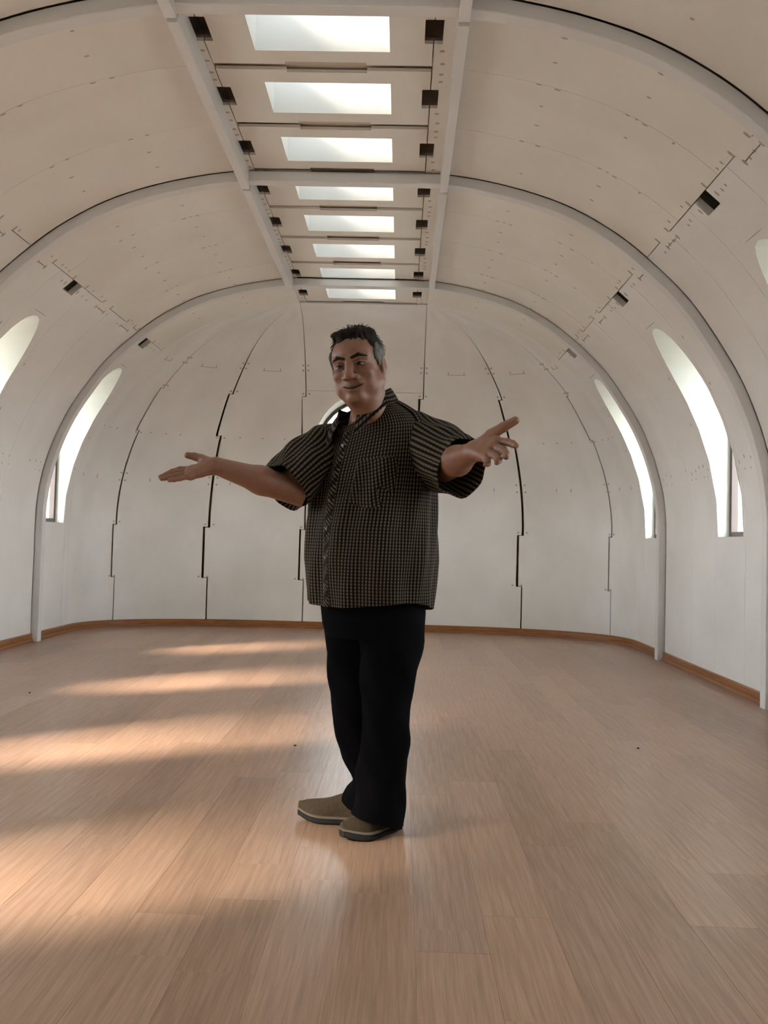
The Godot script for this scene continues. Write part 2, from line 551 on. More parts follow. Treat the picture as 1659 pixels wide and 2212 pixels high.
func build_ceiling() -> void:
	var c: Node3D = get_node("ceiling")
	var flat := func(x: float, d: float, off: float) -> Array: return [Vector3(x, CEIL + off, -d), Vector3.DOWN]
	var xl := -0.55
	var xr := 0.59
	var back_holes := []
	var deck_holes := []
	for k in range(-11, 8):
		var a := CELL0 + CELL * k
		var b := a + CELL
		var g0 := 0.026
		var g1 := 0.048
		if k == 6: b = 7.68 - 0.012 + g0
		if k == 7: a = 7.68 + RIBW - g0 - 0.0
		var h0 := a + 0.2
		if k == 7: h0 = CELL0 + CELL * 7 + 0.2
		var h1 := h0 + 0.19
		var sk := rect(-0.309, 0.373, CELL0 + CELL * k + 0.146, CELL0 + CELL * k + 0.463)
		if k == 6: sk = rect(-0.309, 0.373, CELL0 + CELL * k + 0.146, 7.665)
		var n0 := g1 if k != 7 else g0
		var o := PackedVector2Array([Vector2(xl + .003, a + g0), Vector2(-.175, a + g0), Vector2(-.175, a + n0), Vector2(.25, a + n0), Vector2(.25, a + g0), Vector2(xr - .003, a + g0),
			Vector2(xr - .003, h0), Vector2(xr - .045, h0), Vector2(xr - .045, h1), Vector2(xr - .003, h1),
			Vector2(xr - .003, b - g0), Vector2(.25, b - g0), Vector2(.25, b - g1 if k != 6 else b - g0), Vector2(-.175, b - g1 if k != 6 else b - g0), Vector2(-.175, b - g0), Vector2(xl + .003, b - g0),
			Vector2(xl + .003, h1), Vector2(xl + .045, h1), Vector2(xl + .045, h0), Vector2(xl + .003, h0)])
		var clean := PackedVector2Array()
		for q in o:
			if clean.is_empty() or clean[-1].distance_to(q) > 1e-4: clean.append(q)
		obj("centre_panel", patch(flat, clean, [sk], [0.03], [(sk[0].y + sk[2].y) * 0.5], 0.018, false), M.vault, c)
		for e in [[-TOPL - 0.01, xl - .003, xl - .045, false], [xr + .003, TOPR + 0.01, xr + .045, true]]:
			var p := PackedVector2Array([Vector2(e[0], a), Vector2(e[1], a), Vector2(e[1], b), Vector2(e[0], b)])
			if e[3]: p = PackedVector2Array([Vector2(e[0], a), Vector2(e[1], a), Vector2(e[1], b), Vector2(e[0], b), Vector2(e[0], h1), Vector2(e[2], h1), Vector2(e[2], h0), Vector2(e[0], h0)])
			else: p = PackedVector2Array([Vector2(e[0], a), Vector2(e[1], a), Vector2(e[1], h0), Vector2(e[2], h0), Vector2(e[2], h1), Vector2(e[1], h1), Vector2(e[1], b), Vector2(e[0], b)])
			obj("edge_panel", patch(flat, p, [], [], [], 0.018), M.vault, c)
		back_holes.append(grown(sk, 0.006))
		deck_holes.append(grown(sk, 0.006))
		for x in [xl, xr]:
			back_holes.append(rect(x - .045, x + .045, h0, h1))
		skylight(k, sk)
	var lift := func(x: float, d: float, off: float) -> Array: return [Vector3(x, CEIL + 0.030, -d), Vector3.DOWN]
	var us := [xl, xr, 0.03]
	var ss := []
	for k in range(-11, 9):
		ss.append(CELL0 + CELL * k)
		ss.append(CELL0 + CELL * k + 0.29)
	obj("lining", patch(lift, rect(-TOPL - 0.1, TOPR + 0.1, NEAR - 0.06, DOME + 0.06), back_holes, us, ss, 0.0), M.lining, c)
	# the roof void above the strip: a deck on curbs, pierced only by the skylight shafts; the square openings lead into it
	var deck := func(x: float, d: float, off: float) -> Array: return [Vector3(x, CEIL + 0.325, -d), Vector3.DOWN]
	obj("roof_deck", patch(deck, rect(-TOPL - 0.07, TOPR + 0.07, NEAR - 0.06, DOME + 0.06), deck_holes, us, ss, 0.0), M.backing, c)
	var cl := MB.new()       # boards closing the hollow of the vault at the ceiling strip
	for x in [-TOPL - 0.07, TOPR + 0.05]: cl.box(Vector3(x, CEIL + 0.03, -DOME - 0.08), Vector3(x + 0.02, CEIL + 0.33, -NEAR + 0.06))
	for d in [DOME + 0.04, NEAR - 0.06]: cl.box(Vector3(-TOPL - 0.07, CEIL + 0.03, -d - 0.02), Vector3(TOPR + 0.07, CEIL + 0.33, -d))
	cl.box(Vector3(-1.0, CEIL + 0.155, -DOME - 0.5), Vector3(1.08, CEIL + 0.185, -DOME + 0.03))       # plate over the crown of the rounded end
	obj("curb", cl, M.backing, c)
	var pl := MB.new()
	for k in range(-1, 8):
		for e in [[0.64, 0.05], [0.64, 0.12], [0.635, 0.45], [0.642, 0.56], [-0.578, 0.06], [-0.575, 0.13], [-0.578, 0.47], [-0.575, 0.56]]:
			disc(pl, Vector3(e[0], CEIL, -(CELL0 + CELL * k + e[1])), Vector3.DOWN, Vector3.RIGHT, 0.013, 0.009)
	obj("screw_plugs", pl, M.plug, c).set_meta("kind", "stuff")

var win_n := 0
func skylight(k: int, sk: PackedVector2Array) -> void:
	win_n += 1
	var t := struct("window_%d" % win_n, "rectangular skylight in a deep white shaft in the ceiling strip", "skylight")
	var lo := sk[0]
	var hi := sk[2]
	var top := CEIL + 0.33
	var m := MB.new()
	var c := [Vector3(lo.x, CEIL, -lo.y), Vector3(hi.x, CEIL, -lo.y), Vector3(hi.x, CEIL, -hi.y), Vector3(lo.x, CEIL, -hi.y)]
	var mid: Vector3 = (c[0] + c[2]) * 0.5
	for i in 4:
		var a: Vector3 = c[i]
		var b: Vector3 = c[(i + 1) % 4]
		m.quad(a, b, b + Vector3.UP * (top - CEIL), a + Vector3.UP * (top - CEIL), mid - (a + b) * 0.5)
		# outer face of the shaft
		var w := ((a + b) * 0.5 - mid).normalized() * 0.02
		m.quad(a + w, b + w, b + w + Vector3.UP * (top - CEIL), a + w + Vector3.UP * (top - CEIL), w)
	obj("shaft", m, M.shaft, t)
	var g := MB.new()
	g.quad(Vector3(lo.x - .02, top, -lo.y + .02), Vector3(hi.x + .02, top, -lo.y + .02), Vector3(hi.x + .02, top, -hi.y - .02), Vector3(lo.x - .02, top, -hi.y - .02), Vector3.DOWN)
	obj("pane", g, M.roof_glass, t)

func lancet(side: int, c: float) -> void:
	win_n += 1
	var t := struct("window_%d" % win_n, "tall round-headed window cut deep through the curved white side wall", "window")
	var o := window_outline(c)
	var xg := W + 0.085
	var m := MB.new()
	var cen := Vector2(c, 1.8)
	for i in o.size():
		var a := o[i]
		var b := o[(i + 1) % o.size()]
		var xa: float = prof_at(s_of_y(a.y))[0] + 0.0
		var xb: float = prof_at(s_of_y(b.y))[0] + 0.0
		var e := cen - (a + b) * 0.5
		m.quad(Vector3(side_x(side, xa), a.y, -a.x), Vector3(side_x(side, xb), b.y, -b.x), Vector3(side * (xg + .20), b.y, -b.x), Vector3(side * (xg + .20), a.y, -a.x), Vector3(0, e.y, -e.x))
	obj("reveal", m, M.reveal, t)
	var f := MB.new()
	ring_frame(f, o, 0.040, func(q: Vector2, off: float) -> Vector3: return Vector3(side * (xg + off), q.y, -q.x), 0.05)
	var fr := obj("frame", f, M.frame, t)
	var tr := MB.new()
	tr.box(Vector3(side * (xg + .025) - .015, 2.565, -c - .12), Vector3(side * (xg + .025) + .015, 2.585, -c + .12))
	obj("transom", tr, M.frame, fr)
	var g := MB.new()
	pane(g, o, func(q: Vector2) -> Vector3: return Vector3(side * (xg + .045), q.y, -q.x), Vector3(-side, 0, 0))
	obj("pane", g, M.glass, t)

func ring_frame(f: MB, o: PackedVector2Array, w: float, at: Callable, thick: float) -> void:
	var cen := Vector2.ZERO
	for q in o: cen += q
	cen /= o.size()
	for i in o.size():
		var a := o[i]
		var b := o[(i + 1) % o.size()]
		var prev := o[(i - 1 + o.size()) % o.size()]
		var next := o[(i + 2) % o.size()]
		var na := inward(prev, a, b, cen)
		var nb := inward(a, b, next, cen)
		var ai := a + na * w
		var bi := b + nb * w
		var fa: Vector3 = at.call(a, 0.0)
		var hint: Vector3 = at.call(a, 0.0) - at.call(a, thick)
		f.quad(fa, at.call(b, 0.0), at.call(bi, 0.0), at.call(ai, 0.0), hint)
		f.quad(at.call(ai, 0.0), at.call(bi, 0.0), at.call(bi, thick), at.call(ai, thick), at.call(cen, 0.0) - at.call(a, 0.0))
		f.quad(at.call(a, thick), at.call(b, thick), at.call(bi, thick), at.call(ai, thick), -hint)

func inward(p: Vector2, a: Vector2, b: Vector2, cen: Vector2) -> Vector2:
	var n1 := (a - p).orthogonal().normalized()
	var n2 := (b - a).orthogonal().normalized()
	if n1.dot(cen - a) < 0: n1 = -n1
	if n2.dot(cen - a) < 0: n2 = -n2
	return (n1 + n2) / maxf(1.0 + n1.dot(n2), 0.4)

func pane(g: MB, o: PackedVector2Array, at: Callable, n: Vector3) -> void:
	var t := Geometry2D.triangulate_polygon(o)
	for q in o: g.v(at.call(q), n, q)
	for k in range(0, t.size(), 3): g.tri(t[k], t[k + 1], t[k + 2])

func seam(side: int, deg: float, y: float) -> float:   # a joint of the rounded end, stepped to the left in two bands
	var left := (y > 0.55 and y < 1.13) or (y > 2.17 and y < 2.63)
	return deg + (1.35 * side if left else 0.0)

func build_apse() -> void:
	var wall := struct("wall_far", "rounded white end wall of tall curved panels with stepped dark joints", "wall")
	var steps := [0.0, 0.55, 1.13, 2.17, 2.63, 3.0, 3.25, 3.43]
	for side in [1, -1]:
		var degs := [0.0, 28.0, 60.0, 90.0] if side > 0 else [0.0, 33.6, 63.0, 90.0]
		var lift := func(u: float, s: float, off: float) -> Array: return dome(side, u, s, off)
		var us := []
		for k in range(1, 30): us.append(k * 4.0)
		for i in 3:
			var o := PackedVector2Array()
			var lft := []
			var rgt := []
			for k in steps.size() - 1:
				var y0: float = steps[k]
				var y1: float = steps[k + 1]
				var mid := (y0 + y1) * 0.5
				var hg: float = [0.18, 0.33, 0.34, 0.34, 0.25, 0.18, 0.14][k]     # half the joint, in degrees
				if i == 0: hg *= 1.0
				var a: float = 0.0 if i == 0 else seam(side, degs[i], mid) + hg
				var b: float = seam(side, degs[i + 1], mid) - hg
				for e in 2:
					var y: float = [y0, y1][e]
					var g := 0.0045 if k + e in [1, 2, 3, 4] else 0.0      # the little level joint at a step
					var opens: bool = (k + e) % 2 == 1                       # the joint swings left above this step
					var gb: float = g * (1.0 if opens else -1.0) * side
					var s := s_of_y(y) if y < 3.42 else s_end
					lft.append(Vector2(a, s - gb)); rgt.append(Vector2(b, s + gb))
			rgt.reverse()
			for q in lft + rgt:
				if o.is_empty() or o[-1].distance_to(q) > 1e-4: o.append(q)
			if Geometry2D.is_polygon_clockwise(o): o.reverse()
			obj("panel", patch(lift, o, [], us, bands, 0.018, true, null, Vector2(0.045, 1)), M.wall, wall)
		var lift2 := func(u: float, s: float, off: float) -> Array: return dome(side, u, s, off + CAVITY)
		obj("sheathing", patch(lift2, rect(-4, 94, 0, s_end), [], us, bands, 0.0), M.backing, wall)
	# the middle panel with the round window
	var hole := PackedVector2Array()
	var ring := PackedVector2Array()
	for k in 40:
		var q := Vector2(0.06 + 0.59 * cos(k * TAU / 40), 2.09 + 0.59 * sin(k * TAU / 40))
		ring.append(q)
		hole.append(Vector2(q.x, s_of_y(q.y)))
	var lc := func(x: float, s: float, off: float) -> Array: return apse(x, s, off)
	var L := []
	var R := []
	for k in steps.size() - 1:
		var left: bool = k == 1 or k == 3
		var j := 0.05 if left else 0.0
		var hg: float = [0.004, 0.005, 0.005, 0.005, 0.004, 0.003, 0.003][k]
		for e in 2:
			var y: float = steps[k + e]
			var g := 0.0045 if k + e in [1, 2, 3, 4] else 0.0
			if (k + e) % 2 == 0: g = -g
			var s := s_of_y(y) if y < 3.42 else s_end
			L.append(Vector2(-TOPL - j + hg, s + g)); R.append(Vector2(TOPR - j - hg, s - g))
	for part in 2:
		var cut := s_of_y(2.695)
		var o := PackedVector2Array()
		var rr := R.duplicate()
		rr.reverse()
		for q in L + rr:
			if o.is_empty() or o[-1].distance_to(q) > 1e-4: o.append(q)
		if Geometry2D.is_polygon_clockwise(o): o.reverse()
		var keep: PackedVector2Array = Geometry2D.intersect_polygons(o, rect(-1, 1, -1, cut - .002) if part == 0 else rect(-1, 1, cut + .002, 9))[0]
		obj("panel", patch(lc, keep, [hole] if part == 0 else [], [0.06], bands, 0.018, false), M.wall, wall)
	var lb := func(x: float, s: float, off: float) -> Array: return apse(x, s, off + CAVITY)
	obj("sheathing", patch(lb, rect(-TOPL - 0.2, TOPR + 0.2, 0, s_end), [apse_sheath(grown(ring, 0.004))], [0.06], bands, 0.0), M.backing, wall)
	# round window
	win_n += 1
	var t := struct("window_%d" % win_n, "round window in the end wall behind the man", "window")
	var dg := DOME + DEEP + 0.08
	var m := MB.new()
	for i in ring.size():
		var a := ring[i]
		var b := ring[(i + 1) % ring.size()]
		var A: Vector3 = apse(a.x, s_of_y(a.y))[0]
		var B: Vector3 = apse(b.x, s_of_y(b.y))[0]
		var e := Vector2(0.06, 2.09) - a
		m.quad(A, B, Vector3(b.x, b.y, -dg - .22), Vector3(a.x, a.y, -dg - .22), Vector3(e.x, e.y, 0))
	obj("reveal", m, M.reveal, t)
	var f := MB.new()
	ring_frame(f, ring, 0.035, func(q: Vector2, off: float) -> Vector3: return Vector3(q.x, q.y, -dg - off), 0.05)
	obj("frame", f, M.frame, t)
	var g := MB.new()
	pane(g, ring, func(q: Vector2) -> Vector3: return Vector3(q.x, q.y, -dg - .02), Vector3(0, 0, 1))
	obj("pane", g, M.frosted, t)
	# plugs and slots of the end wall
	var pl := MB.new()
	var sl := MB.new()
	var at := func(side: int, deg: float, y: float) -> Array: return dome(side, deg, s_of_y(y))
	for side in [1, -1]:
		var degs := [28.0, 60.0, 90.0] if side > 0 else [33.6, 63.0, 90.0]
		for dg2 in degs:
			for y in [0.56, 1.16, 1.62, 1.70, 2.15, 2.66, 2.90, 2.95]:
				for e in [-2.2, 2.4]:
					var pn: Array = at.call(side, seam(side, dg2, y) + e * (0.55 if side > 0 else 0.5), y)
					disc(pl, pn[0], pn[1], Vector3.UP, 0.011, 0.012)
		for e in [8.0, 14.0, 20.0, 38.0, 44.0, 49.0, 68.0, 75.0, 82.0]:
			var pn: Array = at.call(side, e, 1.64)
			disc(sl if int(e) in [44, 75, 38, 68] else pl, pn[0], pn[1], Vector3.UP, 0.024, 0.006)
			var p2: Array = at.call(side, e + 1.0, 2.16)
			disc(pl, p2[0], p2[1], Vector3.UP, 0.009, 0.009)
		for e in [[16.0, 22.0], [44.0, 51.0], [72.0, 79.0]]:       # slim U-shaped slots
			for j in 7:
				var pn: Array = at.call(side, lerpf(e[0], e[1], j / 6.0), 2.885)
				var nx: Array = at.call(side, lerpf(e[0], e[1], j / 6.0) + 1.0, 2.885)
				disc(pl, pn[0], pn[1], nx[0] - pn[0], 0.018, 0.0035)
			for q in e:
				var pn: Array = at.call(side, q, 2.90)
				disc(sl, pn[0], pn[1], Vector3.UP, 0.022, 0.005)
	obj("screw_plugs", pl, M.plug, wall).set_meta("kind", "stuff")
	obj("slots", sl, M.slot, wall).set_meta("kind", "stuff")
	# baseboard round the end
	var bb := struct("baseboard_far", "brown wooden baseboard bending round the end wall", "baseboard")
	var runs := []
	var cur := []
	for k in 24:
		var pn := dome(1, k * 90.0 / 23.0, 0.01)
		cur.append([Vector3(pn[0].x, 0, pn[0].z), Vector3(pn[1].x, 0, pn[1].z).normalized()])
		if k == 7:
			runs.append(cur); cur = [cur[-1]]
	runs.append(cur)
	runs.append([[Vector3(TOPR - .001, 0, -(DOME + DEEP)), Vector3(0, 0, 1)], [Vector3(-TOPL + .001, 0, -(DOME + DEEP)), Vector3(0, 0, 1)]])
	cur = []
	for k in 24:
		var pn := dome(-1, 90.0 - k * 90.0 / 23.0, 0.01)
		cur.append([Vector3(pn[0].x, 0, pn[0].z), Vector3(pn[1].x, 0, pn[1].z).normalized()])
	runs.append(cur)
	for r in runs: skirting(r, bb)

func build_near_wall() -> void:
	var wall := struct("wall_near", "plain white end wall behind the camera", "wall")
	var m := MB.new()
	var o := PackedVector2Array()
	for k in 41:
		var p := prof_at(s_end * k / 40.0)
		o.append(Vector2(side_x(1, p[0]) + 0.28, p[1] + 0.28 * k / 40.0))
	for k in range(40, -1, -1):
		var p := prof_at(s_end * k / 40.0)
		o.append(Vector2(side_x(-1, p[0]) - 0.28, p[1] + 0.28 * k / 40.0))
	pane(m, o, func(q: Vector2) -> Vector3: return Vector3(q.x, q.y, -NEAR + 0.02), Vector3(0, 0, -1))
	var b := MB.new()
	pane(b, o, func(q: Vector2) -> Vector3: return Vector3(q.x, q.y, -NEAR + 0.10), Vector3(0, 0, 1))
	obj("panel", m, M.wall, wall)
	obj("sheathing", b, M.backing, wall)

func build_floor() -> void:
	var fl := struct("floor", "brown wood laminate floor laid in long boards", "floor")
	var sub := MB.new()
	sub.box(Vector3(-W - .32, -.12, -DOME - DEEP - .32), Vector3(W + .32, -.0125, -NEAR + .2))
	obj("subfloor", sub, M.subfloor, fl)
	var bw := 0.186
	var bl := 1.285
	var board := MB.new()
	var hw := bw / 2 - 0.0002
	var hl := bl / 2 - 0.0002
	var ch := 0.0004
	var T := [Vector3(-hw + ch, 0, -hl + ch), Vector3(hw - ch, 0, -hl + ch), Vector3(hw - ch, 0, hl - ch), Vector3(-hw + ch, 0, hl - ch)]
	var B := [Vector3(-hw, -ch, -hl), Vector3(hw, -ch, -hl), Vector3(hw, -ch, hl), Vector3(-hw, -ch, hl)]
	board.quad(T[0], T[1], T[2], T[3], Vector3.UP, [Vector2(0, 0), Vector2(.9, 0), Vector2(.9, 1.6), Vector2(0, 1.6)])
	for i in 4:
		var j := (i + 1) % 4
		var hint: Vector3 = (B[i] + B[j]) * 0.5
		board.quad(T[i], T[j], B[j], B[i], hint + Vector3.UP * 0.2)
		board.quad(B[i], B[j], B[j] + Vector3.DOWN * 0.011, B[i] + Vector3.DOWN * 0.011, hint)
	var bm := board.mesh()
	var rng := RandomNumberGenerator.new()
	rng.seed = 77
	var rest := MB.new()
	var rows := int(ceil(2 * (W + 0.05) / bw))
	for r in rows:
		var x := -W - 0.05 + (r + 0.5) * bw
		var start := NEAR - rng.randf_range(0.0, bl)
		var d := start + bl / 2
		while d - bl / 2 < DOME + DEEP + 0.05:
			var outside := d - bl / 2 > DOME + DEEP * 0.85 and absf(x) > 2.6
			if d + bl / 2 > 0.9:
				if not outside:
					var o := obj("plank", bm, M.planks[rng.randi() % 8], fl)
					o.position = Vector3(x, 0, -d)
					if rng.randf() < 0.5: o.rotation.y = PI
			else:
				rest.quad(Vector3(x - hw, 0, -d - hl), Vector3(x + hw, 0, -d - hl), Vector3(x + hw, 0, -d + hl), Vector3(x - hw, 0, -d + hl), Vector3.UP, [Vector2(0, 0), Vector2(.9, 0), Vector2(.9, 1.6), Vector2(0, 1.6)])
			d += bl
	obj("far_planks", rest, M.planks[0], fl).set_meta("kind", "stuff")

func build_beams() -> void:
	var segs := []
	for i in ribs.size() - 1: segs.append([ribs[i] + RIBW + 0.001, ribs[i + 1] + RIBW * 0.6])
	segs.append([NEAR, ribs[0]])
	var n := 20
	for x in [[-0.642, -0.588], [0.692, 0.742]]:
		n += 1
		var t := struct("trim_%d" % n, "long white beam running beside the skylights under the vault", "beam")
		for s in segs:
			var m := MB.new()
			var deep := 0.115
			m.box(Vector3(x[0], CEIL - deep, -s[1]), Vector3(x[1], CEIL + 0.015, -s[0]))
			obj("beam", m, M.rib, t)

func build_outside() -> void:
	var g := struct("ground", "open ground outside the hall", "ground")
	var m := MB.new()
	m.box(Vector3(-60, -0.45, -60), Vector3(60, -0.3, 60))
	obj("soil", m, M.ground, g)

func build_trees() -> void:      # a street tree outside, between the sun and the farthest left window
	var bark := plain(Color(0.33, 0.26, 0.20), 0.95)
	var leaf := plain(Color(1, 1, 1), 0.9)
	leaf.albedo_texture = noise_tex(256, 0.04, Color(0.16, 0.24, 0.10), Color(0.34, 0.43, 0.20), 31)
	leaf.uv1_triplanar = true
	var rng := RandomNumberGenerator.new()
	rng.seed = 15
	var spots := [4.85]
	for i in spots.size():
		var t := Node3D.new()
		t.name = numbered("street_tree")
		add_child(t)
		t.position = Vector3(-8.2, -0.3, -spots[i])
		t.set_meta("label", "round-crowned street tree outside the left windows")
		t.set_meta("category", "tree")
		var tr := MB.new()
		var rings := []
		for k in 9:
			var ring := []
			for j in 10:
				var r := lerpf(0.16, 0.07, k / 8.0)
				ring.append(Vector3(cos(j * TAU / 10) * r + 0.05 * sin(k * 0.9 + i), k * 0.65, sin(j * TAU / 10) * r))
			rings.append(ring)
		tr.skin(rings, true)
		obj("trunk", tr, bark, t)
		var pr := []
		for k in 16:
			var q := Vector3(rng.randfn(0, .6), rng.randfn(0, .62), rng.randfn(0, .6))
			pr.append(["e", Vector3(0, 6.0, 0) + q, Vector3.ONE * rng.randf_range(.55, .75), .12])
		var cr := MB.new()
		field_mesh(cr, pr, Vector3(-2.2, 3.8, -2.2), Vector3(2.2, 8.2, 2.2), 0.13, Transform3D.IDENTITY, 0.0)
		obj("crown", cr, leaf, t)

func build_crumbs() -> void:
	var mat := plain(Color(0.16, 0.13, 0.11), 0.9)
	var spots := [[-1.82, 5.21], [0.0, 4.09], [1.72, 4.26]]
	for i in spots.size():
		var m := MB.new()
		var rings := []
		for k in 5:
			var ring := []
			var t := k / 4.0
			for j in 7: ring.append(Vector3(cos(j * TAU / 7), 0, sin(j * TAU / 7) * 0.7) * 0.007 * sin(PI * (0.12 + 0.8 * t)) * (1.0 + 0.25 * sin(j * 2.1 + i)) + Vector3(0, 0.007 * t, 0))
			rings.append(ring)
		m.skin(rings, true); m.fan(rings[-1], Vector3.UP); m.fan(rings[0], Vector3.DOWN)
		var o := obj(numbered("crumb"), m, mat, self)
		o.position = Vector3(spots[i][0], 0.0, -spots[i][1])
		o.set_meta("label", ["tiny dark crumb on the floor between two sunlit streaks", "tiny dark crumb on the floor behind the man's shoes", "tiny dark crumb alone on the unlit floor beyond the man"][i])
		o.set_meta("category", "crumb")
		o.set_meta("group", "crumbs of dirt on the floor")

# ---------------------------------------------------------------- the man
# Distance fields on a grid, meshed as surface nets. A prim: ["c", a, b, ra, rb, k] tapered capsule, ["e", centre, radii, k] ellipsoid, ["-e", ...] carved out.
func field_mesh(m: MB, prims: Array, lo: Vector3, hi: Vector3, h: float, xf: Transform3D, rough := 0.0) -> void:
	var nx := int(ceil((hi.x - lo.x) / h)) + 1
	var ny := int(ceil((hi.y - lo.y) / h)) + 1
	var nz := int(ceil((hi.z - lo.z) / h)) + 1
	var F := PackedFloat32Array()
	F.resize(nx * ny * nz)
	F.fill(0.06)
	var nxy := nx * ny
	for p in prims:
		var cap: bool = p[0] == "c" or p[0] == "-c"
		var cut: bool = p[0] == "-e" or p[0] == "-c"
		var k: float = p[-1]
		var a: Vector3 = p[1]
		var b: Vector3 = p[2]
		var mn: Vector3
		var mx: Vector3
		var pad := k + 2.0 * h + 0.004
		if cap:
			var r0: float = p[3]
			var r1: float = p[4]
			mn = (a - Vector3.ONE * r0).min(b - Vector3.ONE * r1) - Vector3.ONE * pad
			mx = (a + Vector3.ONE * r0).max(b + Vector3.ONE * r1) + Vector3.ONE * pad
		else:
			mn = a - b - Vector3.ONE * pad
			mx = a + b + Vector3.ONE * pad
		var i0 := maxi(int((mn.x - lo.x) / h), 0)
		var i1 := mini(int((mx.x - lo.x) / h) + 1, nx - 1)
		var j0 := maxi(int((mn.y - lo.y) / h), 0)
		var j1 := mini(int((mx.y - lo.y) / h) + 1, ny - 1)
		var k0 := maxi(int((mn.z - lo.z) / h), 0)
		var k1 := mini(int((mx.z - lo.z) / h) + 1, nz - 1)
		var ab := b - a
		var ll := maxf(ab.length_squared(), 1e-9)
		for z in range(k0, k1 + 1):
			for y in range(j0, j1 + 1):
				var q := Vector3(lo.x + i0 * h, lo.y + y * h, lo.z + z * h)
				var at := z * nxy + y * nx + i0
				for x in range(i0, i1 + 1):
					var d: float
					if cap:
						var t := clampf((q - a).dot(ab) / ll, 0.0, 1.0)
						d = (q - a - ab * t).length() - lerpf(p[3], p[4], t)
					else:
						var e := (q - a) / b
						var l := e.length()
						d = (l - 1.0) * l / maxf((e / b).length(), 1e-6)
					var f := F[at]
					if cut:
						var hh := clampf(0.5 - 0.5 * (f + d) / k, 0.0, 1.0)
						F[at] = lerpf(f, -d, hh) + k * hh * (1.0 - hh)
					else:
						var hh := clampf(0.5 + 0.5 * (f - d) / k, 0.0, 1.0)
						F[at] = lerpf(f, d, hh) - k * hh * (1.0 - hh)
					at += 1
					q.x += h
	if rough > 0.0:
		var ns := FastNoiseLite.new()
		ns.seed = 4; ns.frequency = 60.0; ns.fractal_octaves = 2
		for z in nz:
			for y in ny:
				for x in nx:
					var at := z * nxy + y * nx + x
					if absf(F[at]) < 0.02: F[at] += rough * ns.get_noise_3d(lo.x + x * h, (lo.y + y * h) * 0.5, (lo.z + z * h) * 0.6)
	var ids := PackedInt32Array()
	ids.resize(nx * ny * nz)
	ids.fill(-1)
	var base := m.V.size()
	var pts := PackedVector3Array()
	var off := [0, 1, nx, nx + 1, nxy, nxy + 1, nxy + nx, nxy + nx + 1]
	var edges := [[0, 1], [2, 3], [4, 5], [6, 7], [0, 2], [1, 3], [4, 6], [5, 7], [0, 4], [1, 5], [2, 6], [3, 7]]
	var cor := [Vector3(0, 0, 0), Vector3(1, 0, 0), Vector3(0, 1, 0), Vector3(1, 1, 0), Vector3(0, 0, 1), Vector3(1, 0, 1), Vector3(0, 1, 1), Vector3(1, 1, 1)]
	for z in nz - 1:
		for y in ny - 1:
			var at := z * nxy + y * nx
			for x in nx - 1:
				var f0 := F[at]
				if f0 < 0.055:
					var s := f0 < 0.0
					if (F[at + 1] < 0.0) != s or (F[at + nx] < 0.0) != s or (F[at + nx + 1] < 0.0) != s or (F[at + nxy] < 0.0) != s or (F[at + nxy + 1] < 0.0) != s or (F[at + nxy + nx] < 0.0) != s or (F[at + nxy + nx + 1] < 0.0) != s:
						var sum := Vector3.ZERO
						var cnt := 0
						for e in edges:
							var fa := F[at + off[e[0]]]
							var fb := F[at + off[e[1]]]
							if (fa < 0.0) != (fb < 0.0):
								sum += cor[e[0]].lerp(cor[e[1]], fa / (fa - fb))
								cnt += 1
						ids[at] = pts.size()
						pts.append(lo + (Vector3(x, y, z) + sum / cnt) * h)
				at += 1
	var nor := PackedVector3Array()
	nor.resize(pts.size())
	var tris := PackedInt32Array()
	var steps := [[1, nx, nxy], [nx, nxy, 1], [nxy, 1, nx]]
	for z in range(1, nz - 1):
		for y in range(1, ny - 1):
			for x in range(1, nx - 1):
				var at := z * nxy + y * nx + x
				if ids[at] < 0: continue
				var s := F[at] < 0.0
				for st in steps:
					if (F[at + st[0]] < 0.0) == s: continue
					var a := ids[at]
					var b := ids[at - st[1]]
					var c := ids[at - st[1] - st[2]]
					var d := ids[at - st[2]]
					if a < 0 or b < 0 or c < 0 or d < 0: continue
					var n := (pts[c] - pts[a]).cross(pts[d] - pts[b])      # points to +axis or -axis
					var ax := Vector3(1, 0, 0) if st[0] == 1 else (Vector3(0, 1, 0) if st[0] == nx else Vector3(0, 0, 1))
					if (n.dot(ax) > 0) != s: n = -n
					nor[a] += n; nor[b] += n; nor[c] += n; nor[d] += n
					tris.append_array([a, b, c, a, c, d])
	for i in pts.size():
		m.v(xf * pts[i], (xf.basis * nor[i]).normalized(), Vector2(pts[i].x, pts[i].y))
	for i in range(0, tris.size(), 3): m.tri(base + tris[i], base + tris[i + 1], base + tris[i + 2])

const FOOT := Vector3(0.40, 0, -2.93)
func P(x: float, y: float, d: float) -> Vector3:
	return Vector3(x, y, -d) - FOOT

func chain(pr: Array, pts: Array, radii: Array, k: float) -> void:
	for i in pts.size() - 1: pr.append(["c", pts[i], pts[i + 1], radii[i], radii[i + 1], k])

